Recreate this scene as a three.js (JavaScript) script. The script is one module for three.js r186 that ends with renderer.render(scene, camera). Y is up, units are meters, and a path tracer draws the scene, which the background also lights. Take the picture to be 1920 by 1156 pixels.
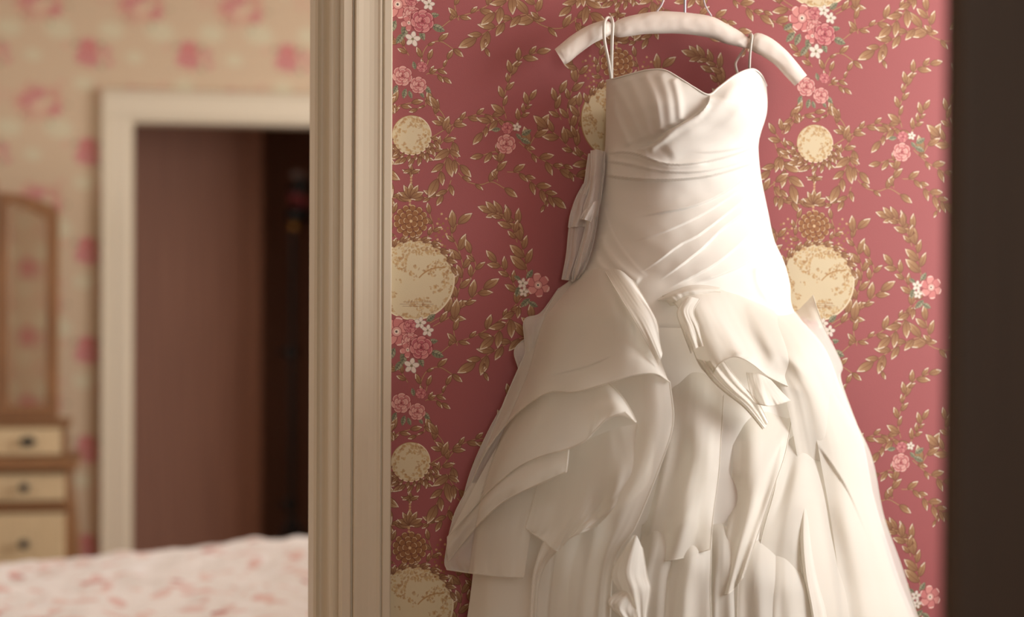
import * as THREE from 'three';
import { RoundedBoxGeometry } from 'three/addons/geometries/RoundedBoxGeometry.js';
import { mergeGeometries } from 'three/addons/utils/BufferGeometryUtils.js';
import { ImprovedNoise } from 'three/addons/math/ImprovedNoise.js';
import { RectAreaLightUniformsLib } from 'three/addons/lights/RectAreaLightUniformsLib.js';

// ---------------------------------------------------------------- camera, light, exposure
const FW = 1920, FH = 1156, FPX = 3552, DIST = 3.2, EYE = 1.30;
const YAW = THREE.MathUtils.degToRad(11), ROLL = THREE.MathUtils.degToRad(0.2);
const scene = new THREE.Scene();
const camera = new THREE.PerspectiveCamera(THREE.MathUtils.radToDeg(2 * Math.atan(FH / 2 / FPX)), FW / FH, 0.05, 60);
camera.position.set(-DIST * Math.sin(YAW), EYE, DIST * Math.cos(YAW));
camera.lookAt(0, EYE, 0);
camera.rotateZ(ROLL);
camera.updateMatrixWorld(true);
camera.focus = 3.1;
camera.userData.fStop = 1.6;

const renderer = new THREE.WebGLRenderer({ antialias: true });
renderer.toneMapping = THREE.LinearToneMapping;
renderer.toneMappingExposure = 0.62;
renderer.shadowMap.enabled = true;
RectAreaLightUniformsLib.init();
scene.background = new THREE.Color(0.75, 0.85, 1.0);

// daylight entering through the windows: one area light the size of each opening
function windowLight(name, w, h, from, towards, color, intensity) {
  const l = new THREE.RectAreaLight(color, intensity, w, h);
  l.name = name; l.position.set(...from); l.lookAt(...towards); scene.add(l);
}
windowLight('dressing_room_daylight', 1.0, 1.5, [1.87, 1.75, 0.8], [0, 1.75, 0.8], new THREE.Color(1.0, 0.99, 0.95), 19);
windowLight('back_window_daylight', 1.2, 1.2, [-0.1, 1.85, 4.27], [-0.1, 1.85, 0], new THREE.Color(1.0, 0.97, 0.9), 8);
windowLight('bedroom_daylight', 1.3, 1.4, [1.77, 1.6, -2.1], [-0.6, 0.9, -2.1], new THREE.Color(1.0, 0.99, 0.98), 21);
windowLight('bedroom_west_daylight', 1.2, 1.3, [-2.77, 1.6, -1.6], [0, 1.2, -2.6], new THREE.Color(1.0, 0.97, 0.93), 4.5);

// ---------------------------------------------------------------- helpers
const noiseGen = new ImprovedNoise();
const noise = (x, y = 0, z = 0) => noiseGen.noise(x + 31.7, y + 17.3, z + 5.9);
let seed = 7;
const rnd = () => { seed = (seed * 1664525 + 1013904223) >>> 0; return seed / 4294967296; };
const lerp = (a, b, t) => a + (b - a) * t, clamp = (x, a, b) => Math.min(b, Math.max(a, x));
const smooth = (a, b, x) => { const t = clamp((x - a) / (b - a), 0, 1); return t * t * (3 - 2 * t); };
// the point at depth z (metres in front of the papered wall) along the line of sight through a place in the photograph
const _d = new THREE.Vector3();
function at(px, py, z) {
  _d.set((px - FW / 2) / FPX, -(py - FH / 2) / FPX, -1).applyQuaternion(camera.quaternion);
  const k = (z - camera.position.z) / _d.z;
  return new THREE.Vector3(camera.position.x + _d.x * k, camera.position.y + _d.y * k, z);
}
const AX = (px, z, py = 578) => at(px, py, z).x, AY = (py, z, px = 960) => at(px, py, z).y;
function piecewise(table, y) {
  if (y <= table[0][0]) return table[0][1];
  for (let i = 1; i < table.length; i++) if (y <= table[i][0]) {
    const [y0, v0] = table[i - 1], [y1, v1] = table[i];
    const m0 = i > 1 ? (v1 - table[i - 2][1]) / (y1 - table[i - 2][0]) : (v1 - v0) / (y1 - y0);
    const m1 = i < table.length - 1 ? (table[i + 1][1] - v0) / (table[i + 1][0] - y0) : (v1 - v0) / (y1 - y0);
    const h = y1 - y0, t = (y - y0) / h, t2 = t * t, t3 = t2 * t;
    return v0 * (2 * t3 - 3 * t2 + 1) + m0 * h * (t3 - 2 * t2 + t) + v1 * (-2 * t3 + 3 * t2) + m1 * h * (t3 - t2);
  }
  return table[table.length - 1][1];
}
function cr(list, t) {                                   // Catmull-Rom through a list of equally long arrays
  const n = list.length - 1, x = clamp(t, 0, 1) * n, i = Math.min(Math.floor(x), n - 1), f = x - i;
  const p1 = list[i], p2 = list[i + 1];
  const ext = (a, b) => a.map((v, k) => 2 * v - b[k]);
  const p0 = i > 0 ? list[i - 1] : ext(p1, p2), p3 = i < n - 1 ? list[i + 2] : ext(p2, p1);
  return p1.map((_, k) => 0.5 * (2 * p1[k] + (p2[k] - p0[k]) * f + (2 * p0[k] - 5 * p1[k] + 4 * p2[k] - p3[k]) * f * f + (3 * p1[k] - p0[k] - 3 * p2[k] + p3[k]) * f * f * f));
}
function gridGeo(nu, nv, fn) {
  const pos = new Float32Array((nu + 1) * (nv + 1) * 3), uv = new Float32Array((nu + 1) * (nv + 1) * 2), idx = [];
  for (let j = 0; j <= nv; j++) for (let i = 0; i <= nu; i++) {
    const p = fn(i / nu, j / nv), k = j * (nu + 1) + i;
    pos.set([p.x, p.y, p.z], k * 3); uv.set([i / nu, 1 - j / nv], k * 2);
    if (i < nu && j < nv) { const a = k, b = k + 1, c = k + nu + 1, d = c + 1; idx.push(a, c, b, b, c, d); }
  }
  const g = new THREE.BufferGeometry();
  g.setAttribute('position', new THREE.BufferAttribute(pos, 3));
  g.setAttribute('uv', new THREE.BufferAttribute(uv, 2));
  g.setIndex(idx); g.computeVertexNormals();
  return g;
}
function tubeGeo(points, r, seg = 40, radial = 8) { return new THREE.TubeGeometry(new THREE.CatmullRomCurve3(points), seg, r, radial, false); }
const merged = (list) => mergeGeometries(list.map((g) => { const n = g.index ? g.toNonIndexed() : g; for (const k of Object.keys(n.attributes)) if (!['position', 'normal', 'uv'].includes(k)) n.deleteAttribute(k); return n; }));
const used = new Map();
function numbered(name) { const n = used.get(name) ?? 0; used.set(name, n + 1); return n ? name + '_' + String(n).padStart(3, '0') : name; }
function part(parent, name, geo, mat, label) {
  const m = new THREE.Mesh(Array.isArray(geo) ? merged(geo) : geo, mat);
  m.name = name; m.castShadow = m.receiveShadow = true; if (label) m.userData.label = label;
  parent.add(m); return m;
}
function thing(name, label, category, group) {
  const g = new THREE.Group(); g.name = numbered(name); g.userData = { label, category }; if (group) g.userData.group = group;
  scene.add(g); return g;
}
function struct(name, geo, mat, label, category) {
  const m = new THREE.Mesh(Array.isArray(geo) ? merged(geo) : geo, mat);
  m.name = name; m.castShadow = m.receiveShadow = true; m.userData = { kind: 'structure', label, category };
  scene.add(m); return m;
}
function structGroup(name, label, category) { const g = new THREE.Group(); g.name = name; g.userData = { kind: 'structure', label, category }; scene.add(g); return g; }
function box(x0, x1, y0, y1, z0, z1, r = 0) {
  const g = r ? new RoundedBoxGeometry(x1 - x0, y1 - y0, z1 - z0, 2, r) : new THREE.BoxGeometry(x1 - x0, y1 - y0, z1 - z0);
  return g.translate((x0 + x1) / 2, (y0 + y1) / 2, (z0 + z1) / 2);
}
const std = (color, roughness = 0.7, extra = {}) => new THREE.MeshStandardMaterial({ color, roughness, ...extra });
const phys = (color, roughness, extra = {}) => new THREE.MeshPhysicalMaterial({ color, roughness, ...extra });
function canvasTex(w, h, paint) {
  const c = document.createElement('canvas'); c.width = w; c.height = h;
  paint(c.getContext('2d'), w, h);
  const t = new THREE.CanvasTexture(c); t.colorSpace = THREE.SRGBColorSpace; t.wrapS = t.wrapT = THREE.RepeatWrapping; t.magFilter = THREE.LinearFilter;
  return t;
}
function noiseTex(w, h, fn, srgb) {
  const d = new Uint8Array(w * h * 4);
  for (let y = 0; y < h; y++) for (let x = 0; x < w; x++) { const c = fn(x / w, y / h); d.set([clamp(c[0], 0, 255), clamp(c[1], 0, 255), clamp(c[2], 0, 255), 255], (y * w + x) * 4); }
  const t = new THREE.DataTexture(d, w, h); t.wrapS = t.wrapT = THREE.RepeatWrapping; t.magFilter = THREE.LinearFilter; if (srgb) t.colorSpace = THREE.SRGBColorSpace; t.needsUpdate = true;
  return t;
}

// ---------------------------------------------------------------- wallpaper print of the dressing room
const UNIT = 1110, TILE_W = 786.7, TILE_H = 606, COL_X = -190.6;
function toWall(px, py) {                                  // photograph -> units (1/1110 m) on the papered wall, x from the first column
  const t = (px - 960) / FPX, q = Math.cos(YAW) - t * Math.sin(YAW);
  return [(px - 960) / q - COL_X, 578 + (py - 578) * Math.cos(YAW) / q];
}
function paintRose(c, x, y, r, tone = 0) {
  const cols = tone ? ['#8d3b42', '#b9616a', '#cf8585', '#dba19b'] : ['#9a4a4c', '#c77d7c', '#d99f98', '#e8c2b7'];
  c.fillStyle = cols[0]; c.beginPath(); c.arc(x, y, r * 1.02, 0, 7); c.fill();
  for (let ring = 0; ring < 3; ring++) {
    const n = 7 - ring * 2, rr = r * (0.66 - ring * 0.24), pr = r * (0.42 - ring * 0.09);
    for (let k = 0; k < n; k++) {
      const a = k / n * 6.283 + ring * 0.7 + 0.3, X = x + Math.cos(a) * rr, Y = y + Math.sin(a) * rr;
      c.fillStyle = cols[1 + (k + ring) % 2]; c.beginPath(); c.ellipse(X, Y, pr, pr * 0.78, a + 1.57, 0, 7); c.fill();
      c.strokeStyle = cols[0]; c.lineWidth = r * 0.055; c.stroke();
      c.strokeStyle = cols[3]; c.lineWidth = r * 0.07; c.beginPath(); c.ellipse(X, Y, pr * 0.86, pr * 0.66, a + 1.57, 3.5, 5.9); c.stroke();
    }
  }
  c.fillStyle = cols[0]; c.beginPath(); c.arc(x, y, r * 0.13, 0, 7); c.fill();
}
function paintOpen(c, x, y, r, n = 7) {
  for (let k = 0; k < n; k++) {
    const a = k / n * 6.283 + 0.4, X = x + Math.cos(a) * r * 0.6, Y = y + Math.sin(a) * r * 0.6;
    c.fillStyle = k % 2 ? '#cc7f7d' : '#d8948e'; c.beginPath(); c.ellipse(X, Y, r * 0.46, r * 0.36, a, 0, 7); c.fill();
    c.strokeStyle = '#96474a'; c.lineWidth = r * 0.05; c.stroke();
    c.strokeStyle = '#ecccc2'; c.lineWidth = r * 0.09; c.beginPath(); c.arc(x, y, r * 0.92, a - 0.25, a + 0.25); c.stroke();
  }
  c.fillStyle = '#dca69e'; c.beginPath(); c.arc(x, y, r * 0.34, 0, 7); c.fill(); c.strokeStyle = '#a65a5a'; c.lineWidth = r * 0.05; c.stroke();
  c.fillStyle = '#f1dccd'; c.beginPath(); c.arc(x, y, r * 0.18, 0, 7); c.fill();
  c.fillStyle = '#5b4a44'; c.beginPath(); c.arc(x - r * 0.02, y, r * 0.08, 0, 7); c.fill();
}
function paintWhite(c, x, y, r) {
  for (let k = 0; k < 5; k++) {
    const a = k / 5 * 6.283 - 1.4;
    c.fillStyle = '#e9ded2'; c.beginPath(); c.ellipse(x + Math.cos(a) * r * 0.55, y + Math.sin(a) * r * 0.55, r * 0.5, r * 0.33, a, 0, 7); c.fill();
    c.strokeStyle = '#a2958a'; c.lineWidth = r * 0.06; c.stroke();
  }
  c.fillStyle = '#8b7f5e'; c.beginPath(); c.arc(x, y, r * 0.18, 0, 7); c.fill();
}
function paintGreen(c, x, y, l, a) {
  c.save(); c.translate(x, y); c.rotate(a);
  c.fillStyle = '#7f7f63'; c.beginPath(); c.moveTo(-l / 2, 0); c.quadraticCurveTo(-l * 0.05, -l * 0.5, l / 2, 0); c.quadraticCurveTo(-l * 0.05, l * 0.5, -l / 2, 0); c.fill();
  c.fillStyle = '#a3a084'; c.beginPath(); c.moveTo(-l / 2, 0); c.quadraticCurveTo(-l * 0.02, -l * 0.42, l / 2, 0); c.closePath(); c.fill();
  c.strokeStyle = '#4e4f40'; c.lineWidth = l * 0.035; c.beginPath(); c.moveTo(-l / 2, 0); c.lineTo(l / 2, 0); c.stroke();
  for (const s of [-1, 1]) for (const k of [-0.2, 0.05, 0.25]) { c.beginPath(); c.moveTo(l * (k - 0.12), 0); c.lineTo(l * k, s * l * 0.16); c.stroke(); }
  c.restore();
}
function paintLeaf(c, x, y, l, a, bend) {                    // a gold scroll leaf whose base is at x, y
  c.save(); c.translate(x, y); c.rotate(a);
  l *= 1.16; const w = l * 0.3, b = bend * l * 0.26;
  const g = c.createLinearGradient(0, 0, l, 0); g.addColorStop(0, '#875f42'); g.addColorStop(0.6, '#a47d56'); g.addColorStop(0.84, '#c2a37e'); g.addColorStop(1, '#e4d6c2');
  c.fillStyle = g; c.strokeStyle = '#6e4028'; c.lineWidth = 0.9;
  c.beginPath(); c.moveTo(0, 0); c.bezierCurveTo(l * 0.25, -w * 1.1, l * 0.75, -w + b * 0.6, l, b); c.bezierCurveTo(l * 0.7, w * 0.75 + b * 0.9, l * 0.3, w * 1.1, 0, 0); c.fill(); c.stroke();
  c.strokeStyle = '#7b4c2c'; c.lineWidth = 0.8; c.beginPath(); c.moveTo(l * 0.1, 0); c.quadraticCurveTo(l * 0.5, b * 0.1, l * 0.85, b * 0.75); c.stroke();
  c.strokeStyle = '#eee2cf'; c.lineWidth = 1.5; c.beginPath(); c.moveTo(l * 0.62, -w * 0.55 + b * 0.45); c.quadraticCurveTo(l * 0.85, -w * 0.38 + b * 0.7, l, b); c.stroke();
  c.restore();
}
function paintBranch(c, pts, n, len) {
  const P = (t) => cr(pts, t);
  c.strokeStyle = '#8a5a38'; c.lineWidth = 2.3; c.beginPath();
  for (let i = 0; i <= 30; i++) { const p = P(i / 30); i ? c.lineTo(p[0], p[1]) : c.moveTo(p[0], p[1]); } c.stroke();
  c.strokeStyle = '#c9a781'; c.lineWidth = 0.9; c.stroke();
  n = Math.max(2, Math.round(n * 0.72)); len *= 1.14;
  for (let k = 0; k < n; k++) {
    const t = n > 1 ? 0.12 + 0.86 * k / (n - 1) : 1, p = P(Math.min(t, 0.995)), q = P(Math.max(0, Math.min(t, 0.995) - 0.03));
    const dir = Math.atan2(p[1] - q[1], p[0] - q[0]), last = k === n - 1, s = k % 2 ? 1 : -1;
    const h = Math.sin(pts[0][0] * 12.9 + k * 78.2) * 43758.5, j = h - Math.floor(h);
    paintLeaf(c, p[0], p[1], len * (last ? 1.05 : 0.6 + 0.5 * j), dir + (last ? 0 : s * (0.58 + 0.3 * j)), last ? 0.3 : -s * 0.5);
  }
}
function paintMedallion(c, x, y, r, big) {
  c.fillStyle = '#a9834f'; c.beginPath(); c.arc(x, y, r, 0, 7); c.fill();
  c.fillStyle = '#d9cba9'; c.beginPath(); c.arc(x, y, r * 0.975, 0, 7); c.fill();
  c.save(); c.beginPath(); c.arc(x, y, r * 0.95, 0, 7); c.clip();
  const n = big ? 1500 : 420;
  for (let k = 0; k < n; k++) {                                // engraved landscape: soft flecks of foliage, water lines below
    const a = rnd() * 6.283, q = Math.sqrt(rnd()) * r, X = Math.cos(a) * q, Y = Math.sin(a) * q;
    const f = noise(X * 4.2 / r, Y * 4.2 / r, big ? 3.3 : 8.1) + 0.55 * (q / r) * (q / r) + (X > 0 && Y < 0 ? 0.16 : 0) - 0.22;
    if (f < 0.06) continue;
    c.fillStyle = ['rgba(176,134,84,.5)', 'rgba(196,160,108,.55)', 'rgba(160,116,74,.4)', 'rgba(205,176,128,.6)'][k % 4];
    c.beginPath(); c.ellipse(x + X, y + Y, 1.2 + rnd() * 2.6, 0.9 + rnd() * 1.4, rnd() * 3, 0, 7); c.fill();
  }
  if (big) {
    c.strokeStyle = 'rgba(176,134,84,.8)'; c.lineWidth = 2.4; c.beginPath(); c.moveTo(x + r * 0.12, y - r * 0.02); c.quadraticCurveTo(x + r * 0.35, y - r * 0.3, x + r * 0.75, y - r * 0.28); c.stroke();
    for (const [k, w] of [[0.56, 0.4], [0.61, 0.48], [0.66, 0.42]]) { c.lineWidth = 0.9; c.strokeStyle = 'rgba(150,120,100,.75)'; c.beginPath(); c.moveTo(x - r * (w - 0.14), y + r * k); c.lineTo(x + r * w, y + r * k); c.stroke(); }
  }
  c.restore();
  c.strokeStyle = '#f0e4c8'; c.lineWidth = big ? 1.8 : 1.3; c.beginPath(); c.arc(x, y, r * 0.985, -1.2, 2.2); c.stroke();
}
function paintRosette(c, x, y, r) {
  for (let ring = 0; ring < 3; ring++) {
    const n = 13 - ring * 4, rr = r * (0.84 - ring * 0.29);
    for (let k = 0; k < n; k++) {
      const a = k / n * 6.283 + ring; c.fillStyle = '#99683f'; c.strokeStyle = '#6b3b28'; c.lineWidth = 0.8;
      c.beginPath(); c.arc(x + Math.cos(a) * rr, y + Math.sin(a) * rr * 0.92, r * 0.19, 0, 7); c.fill(); c.stroke();
      c.strokeStyle = '#dcc39a'; c.lineWidth = 1.3; c.beginPath(); c.arc(x + Math.cos(a) * rr, y + Math.sin(a) * rr * 0.92, r * 0.16, a - 1, a + 1); c.stroke();
    }
  }
  c.fillStyle = '#d9bd92'; c.beginPath(); c.arc(x, y, r * 0.09, 0, 7); c.fill();
}
const paperRed = canvasTex(1967, 1515, (c, w, h) => {
  c.scale(w / TILE_W, h / TILE_H);
  c.fillStyle = '#a05658'; c.fillRect(0, 0, TILE_W, TILE_H);
  const sets = [], B = (pts, n, len) => { const q = pts.map((p) => toWall(...p)); sets.push((k) => paintBranch(k, q, n, len)); };
  const M = (pts, n, len) => { const q = pts.map((p) => { const o = toWall(...p); return [-o[0], o[1]]; }); sets.push((k) => paintBranch(k, q, n, len)); };
  const D = (fn, x, y, ...a) => { const q = toWall(x, y); sets.push((k) => fn(k, q[0], q[1], ...a)); };
  // around the great medallion
  for (const F of [B, M]) {
    F([[806, 606], [846, 580], [860, 545], [868, 505], [860, 470], [846, 436], [860, 418]], 17, 24);
    F([[812, 612], [850, 590], [882, 560], [908, 540]], 10, 25);
    F([[852, 566], [846, 530], [846, 498]], 5, 20);
    F([[880, 525], [892, 500], [882, 474]], 5, 20);
    F([[845, 338], [836, 360], [815, 369], [793, 371]], 8, 19);
    F([[852, 256], [842, 285], [830, 310], [819, 337]], 9, 28);
    F([[838, 278], [850, 298], [862, 310]], 4, 22);
    F([[774, 299], [800, 292], [825, 270], [852, 236]], 11, 18);
    F([[835, 238], [816, 216], [808, 196]], 4, 20);
    F([[838, 236], [830, 216], [820, 203]], 3, 20);
    F([[800, 445], [812, 430], [805, 400]], 5, 15);
  }
  D(paintMedallion, 776, 523, 77, true);
  D(paintMedallion, 771, 254, 37, false);
  for (let k = 0; k < 9; k++) { const a = -2.7 + k * 0.27; B([[776 + Math.cos(a) * 70, 523 + Math.sin(a) * 70], [776 + Math.cos(a + 0.22) * 74, 523 + Math.sin(a + 0.22) * 74]], 2, 15); }
  for (let k = 0; k < 10; k++) { const a = 0.1 + k * 0.31; B([[771 + Math.cos(a) * 35, 254 + Math.sin(a) * 35], [771 + Math.cos(a + 0.15) * 43, 254 + Math.sin(a + 0.15) * 43]], 2, 13); }
  D(paintRosette, 770, 415, 32);
  for (const s of [-1, 1]) for (let k = 0; k < 22; k++) D((q, x, y) => { q.fillStyle = k % 3 ? '#9c6c44' : '#c9a67c'; q.beginPath(); q.arc(x, y, 2.2, 0, 7); q.fill(); }, 772 + s * (40 + (k % 5) * 5 + k * 0.5), 470 - k * 3.1 + Math.sin(k * 2) * 4);
  for (const s of [-1, -0.45, 0, 0.45, 1]) D((q, x, y) => paintLeaf(q, x, y, 25 - Math.abs(s) * 3, -1.57 + s * 0.95, s * 0.7), 770, 372);
  for (const s of [-1, 0, 1]) { D((q, x, y) => paintLeaf(q, x, y, 15, -1.57 + s * 0.9, s), 770, 326); D((q, x, y) => paintLeaf(q, x, y, 13, 1.57 + s * 0.9, s), 770, 318); }
  D((q, x, y) => { q.fillStyle = '#cba87c'; for (const d of [-5, 0, 5]) { q.beginPath(); q.arc(x, y + d, 2.2, 0, 7); q.fill(); } }, 770, 338);
  D((q, x, y) => { q.fillStyle = '#cba87c'; for (const d of [-4, 2]) { q.beginPath(); q.arc(x, y + d, 2.4, 0, 7); q.fill(); } }, 768, 382);
  // scrolls between the columns
  B([[826, 662], [850, 644], [885, 632], [912, 618], [940, 598], [963, 575], [980, 556]], 14, 21);
  B([[858, 648], [851, 622], [852, 598]], 4, 28);
  B([[1017, 642], [985, 632], [950, 645], [915, 665], [890, 681]], 12, 28);
  B([[985, 634], [1019, 653], [1052, 655], [1082, 634]], 6, 22);
  B([[1012, 645], [1003, 622], [998, 598]], 5, 22);
  B([[910, 678], [904, 690], [908, 698]], 2, 13);
  B([[787, 732], [793, 708], [806, 692], [826, 689], [850, 703]], 6, 17);
  B([[765, 717], [752, 697], [736, 686]], 5, 16);
  B([[798, 140], [815, 132], [830, 127], [838, 111]], 6, 15);
  B([[800, 138], [818, 140], [829, 146]], 4, 14);
  B([[796, 133], [802, 112]], 3, 15);
  B([[737, 214], [748, 199], [771, 193]], 4, 16);
  B([[796, 185], [796, 198], [781, 205]], 4, 12);
  B([[730, 190], [726, 205], [720, 217]], 4, 15);
  B([[808, 258], [845, 236], [870, 222], [900, 214], [926, 219], [946, 229]], 13, 22);
  B([[936, 224], [916, 231], [903, 249]], 5, 21);
  B([[948, 222], [942, 195], [948, 166], [957, 140]], 9, 22);
  B([[953, 146], [965, 122], [981, 106], [1006, 98]], 9, 20);
  B([[968, 230], [981, 210], [993, 187]], 8, 17);
  B([[972, 266], [1000, 290], [1025, 304], [1050, 318]], 8, 22);
  B([[988, 280], [1000, 258], [1008, 244]], 4, 27);
  B([[945, 306], [930, 285], [904, 291]], 6, 18);
  B([[858, 324], [875, 340], [900, 346], [922, 341], [947, 354]], 6, 21);
  B([[932, 340], [930, 322], [935, 304]], 4, 20);
  B([[950, 322], [975, 325], [1000, 345], [1020, 360], [1036, 371]], 13, 24);
  B([[1024, 374], [1020, 384]], 2, 11);
  B([[988, 510], [984, 485], [976, 450]], 7, 28);
  B([[980, 437], [965, 415], [945, 402], [923, 396]], 11, 22);
  B([[975, 556], [960, 526], [945, 505], [930, 490]], 8, 21);
  B([[978, 566], [955, 600], [925, 632]], 8, 26);
  B([[1450, 338], [1454, 365], [1475, 379], [1502, 380]], 7, 21);
  B([[1425, 15], [1445, 35], [1466, 46]], 5, 22);
  B([[1347, 160], [1336, 130], [1309, 104]], 9, 21);
  // flowers
  for (const [x, y, l, a] of [[808, 596, 22, -0.7], [716, 640, 24, 2.6], [720, 660, 26, 2.3], [735, 664, 26, 2], [757, 670, 28, 1.7], [790, 678, 22, 1.2], [820, 664, 28, 0.4], [748, 686, 24, 2.2], [812, 640, 20, -0.1]]) D(paintGreen, x, y, l, a);
  D(paintOpen, 744, 622, 27); D(paintRose, 770, 640, 17, 0); D(paintRose, 770, 612, 13, 1); D(paintOpen, 765, 656, 15, 5); D(paintRose, 790, 652, 22, 1);
  D(paintWhite, 788, 606, 11); D(paintWhite, 802, 620, 11); D(paintWhite, 772, 686, 14);
  for (const [x, y, l, a] of [[740, 168, 18, 2], [757, 176, 20, 1.8], [800, 168, 20, 0.8], [775, 123, 16, -1.8], [768, 178, 16, 1.2], [790, 178, 14, 1]]) D(paintGreen, x, y, l, a);
  D(paintRose, 753, 143, 19, 0); D(paintRose, 783, 160, 16, 0); D(paintRose, 790, 126, 10, 1);
  for (const [x, y, l, a] of [[986, 248, 22, -0.5], [984, 264, 22, 0.4], [972, 256, 16, 0.8], [929, 243, 18, 3]]) D(paintGreen, x, y, l, a);
  D(paintRose, 948, 270, 19, 0); D(paintRose, 950, 240, 11, 1); D(paintWhite, 968, 238, 8);
  for (const [x, y, l, a] of [[993, 514, 22, -1], [971, 546, 22, 1.9], [985, 567, 24, 2.4], [1000, 570, 20, 0.5], [970, 521, 16, -2.6]]) D(paintGreen, x, y, l, a);
  D(paintOpen, 1009, 534, 23, 6); D(paintWhite, 980, 531, 10); D(paintWhite, 982, 547, 9);
  const seedHere = seed;
  for (let half = 0; half < 2; half++) for (let i = -3; i <= 2; i++) for (let j = -2; j <= 2; j++) {
    seed = seedHere;
    c.save(); c.translate(i * TILE_W + half * TILE_W / 2, j * TILE_H - half * TILE_H / 2);
    for (const s of sets) s(c);
    c.restore();
  }
});
paperRed.repeat.set(UNIT / TILE_W, UNIT / TILE_H);
paperRed.offset.set(-(COL_X / UNIT) * UNIT / TILE_W, -(EYE + 578 / UNIT) * UNIT / TILE_H);
const linen = noiseTex(256, 256, (u, v) => { const k = 128 + 60 * noise(u * 128, v * 128, 2) + 50 * noise(u * 64, v * 64, 9); return [k, k, k]; });
const fineBump = linen.clone(); fineBump.repeat.set(9, 9); fineBump.needsUpdate = true;
const matPaper = std(0xffffff, 0.62, { map: paperRed, bumpMap: fineBump, bumpScale: 0.0003 });

// ---------------------------------------------------------------- wallpaper and bed print of the bedroom
const paperRose = canvasTex(768, 768, (c, w) => {
  c.scale(w / 180, w / 180); c.fillStyle = '#c9b296'; c.fillRect(0, 0, 180, 180);
  const blot = (x, y, rx, ry, a, col) => { c.fillStyle = col; c.beginPath(); c.ellipse(x, y, rx, ry, a, 0, 7); c.fill(); };
  for (let i = -1; i <= 1; i++) for (let j = -1; j <= 1; j++) {
    c.save(); c.translate(i * 180, j * 180);
    for (const [x, y, r] of [[75, 92, 26], [168, 92, 22], [30, 140, 16], [120, 10, 18]]) { blot(x, y, r, r * 0.7, 0.2, 'rgba(206,198,168,.75)'); }
    c.globalAlpha = 0.66; // faded old print
    for (let k = 0; k < 16; k++) { const a = k / 16 * 6.283; blot(40 + Math.cos(a) * 36, 45 + Math.sin(a) * 24, 9 + (k % 3) * 3, 6 + (k % 4), a, ['rgba(200,128,116,.6)', 'rgba(206,150,132,.6)', 'rgba(190,112,104,.55)'][k % 3]); }
    paintRose(c, 22, 42, 13, 0); paintRose(c, 40, 30, 11, 0); blot(40, 52, 16, 9, 0.2, 'rgba(214,178,156,.9)'); paintRose(c, 70, 58, 10, 0);
    // posy
    paintRose(c, 126, 124, 17, 0); blot(130, 134, 20, 26, 0, 'rgba(196,112,106,.5)'); paintRose(c, 134, 146, 13, 0); paintRose(c, 116, 142, 13, 0); paintRose(c, 160, 130, 8, 0); paintRose(c, 165, 150, 7, 0);
    for (const [x, y, l, a] of [[150, 118, 20, -0.7], [104, 118, 18, 2.4], [150, 158, 18, 0.8], [92, 50, 14, 0.3], [60, 82, 16, 1.2], [12, 70, 14, 2]]) paintGreen(c, x, y, l * 0.7, a);
    for (const [x, y] of [[150, 40], [165, 30], [145, 20], [88, 120], [80, 10]]) blot(x, y, 8, 6, 0.3, 'rgba(206,152,134,.6)');
    c.restore();
  }
});
paperRose.repeat.set(1 / 0.352, 1 / 0.352);
const matPaperRose = std(0xffffff, 0.75, { map: paperRose });
const quiltPrint = canvasTex(1024, 1024, (c) => {
  c.fillStyle = '#f3ebe6'; c.fillRect(0, 0, 1024, 1024);
  for (let k = 0; k < 170; k++) {
    const x = rnd() * 1024, y = rnd() * 1024, r = 14 + rnd() * 42;
    for (const dx of [-1024, 0, 1024]) for (const dy of [-1024, 0, 1024]) {
      c.fillStyle = ['rgba(222,160,150,.42)', 'rgba(230,180,168,.45)', 'rgba(248,243,240,.75)', 'rgba(216,146,138,.38)'][k % 4];
      c.beginPath(); c.ellipse(x + dx, y + dy, r, r * (0.4 + rnd() * 0.001), k, 0, 7); c.fill();
      if (k % 12 === 3) paintRose(c, x + dx, y + dy, r * 0.45, 0);
    }
  }
});
quiltPrint.repeat.set(1 / 0.9, 1 / 0.9);

// ---------------------------------------------------------------- materials of the setting
const matTrim = std(0xd6cab4, 0.5);
const woodTex = (a, b, seedZ) => noiseTex(256, 512, (u, v) => { const g = 0.5 + 0.5 * Math.sin(26 * (u + 0.09 * noise(u * 3, v * 2, seedZ)) * 6.283 + 3 * noise(u * 5, v * 1.2, seedZ + 2)), f = clamp(0.35 * g + 0.45 + 0.6 * noise(u * 60, v * 5, seedZ + 5), 0, 1); return a.map((c, i) => lerp(c, b[i], f)); }, true);
const matDoor = std(0xffffff, 0.6, { map: woodTex([58, 43, 31], [74, 56, 41], 3) });
const matPanelBrown = std(0xffffff, 0.65, { map: woodTex([132, 92, 75], [152, 108, 88], 11) });
const matOak = std(0xffffff, 0.5, { map: woodTex([112, 76, 46], [150, 106, 66], 21) });
const matOakPale = std(0xffffff, 0.5, { map: woodTex([186, 160, 122], [214, 190, 150], 27) });
const floorTex = woodTex([120, 80, 50], [160, 112, 72], 33);
const matFloor = std(0xffffff, 0.45, { map: floorTex });
const matPlaster = std(0xe6dccb, 0.9), matWallPlain = std(0xd8c6ae, 0.85), matHall = std(0x4a3428, 0.8);
const matBlack = std(0x0c0c10, 0.4), matBrass = std(0xb58a4a, 0.35, { metalness: 0.8 }), matSteel = std(0xb9b6c2, 0.3, { metalness: 0.7 });
const matMirror = std(0xf2eee8, 0.03, { metalness: 1 });
const matGlass = phys(0xffffff, 0.02, { transmission: 1, thickness: 0, ior: 1.45 });

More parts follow.
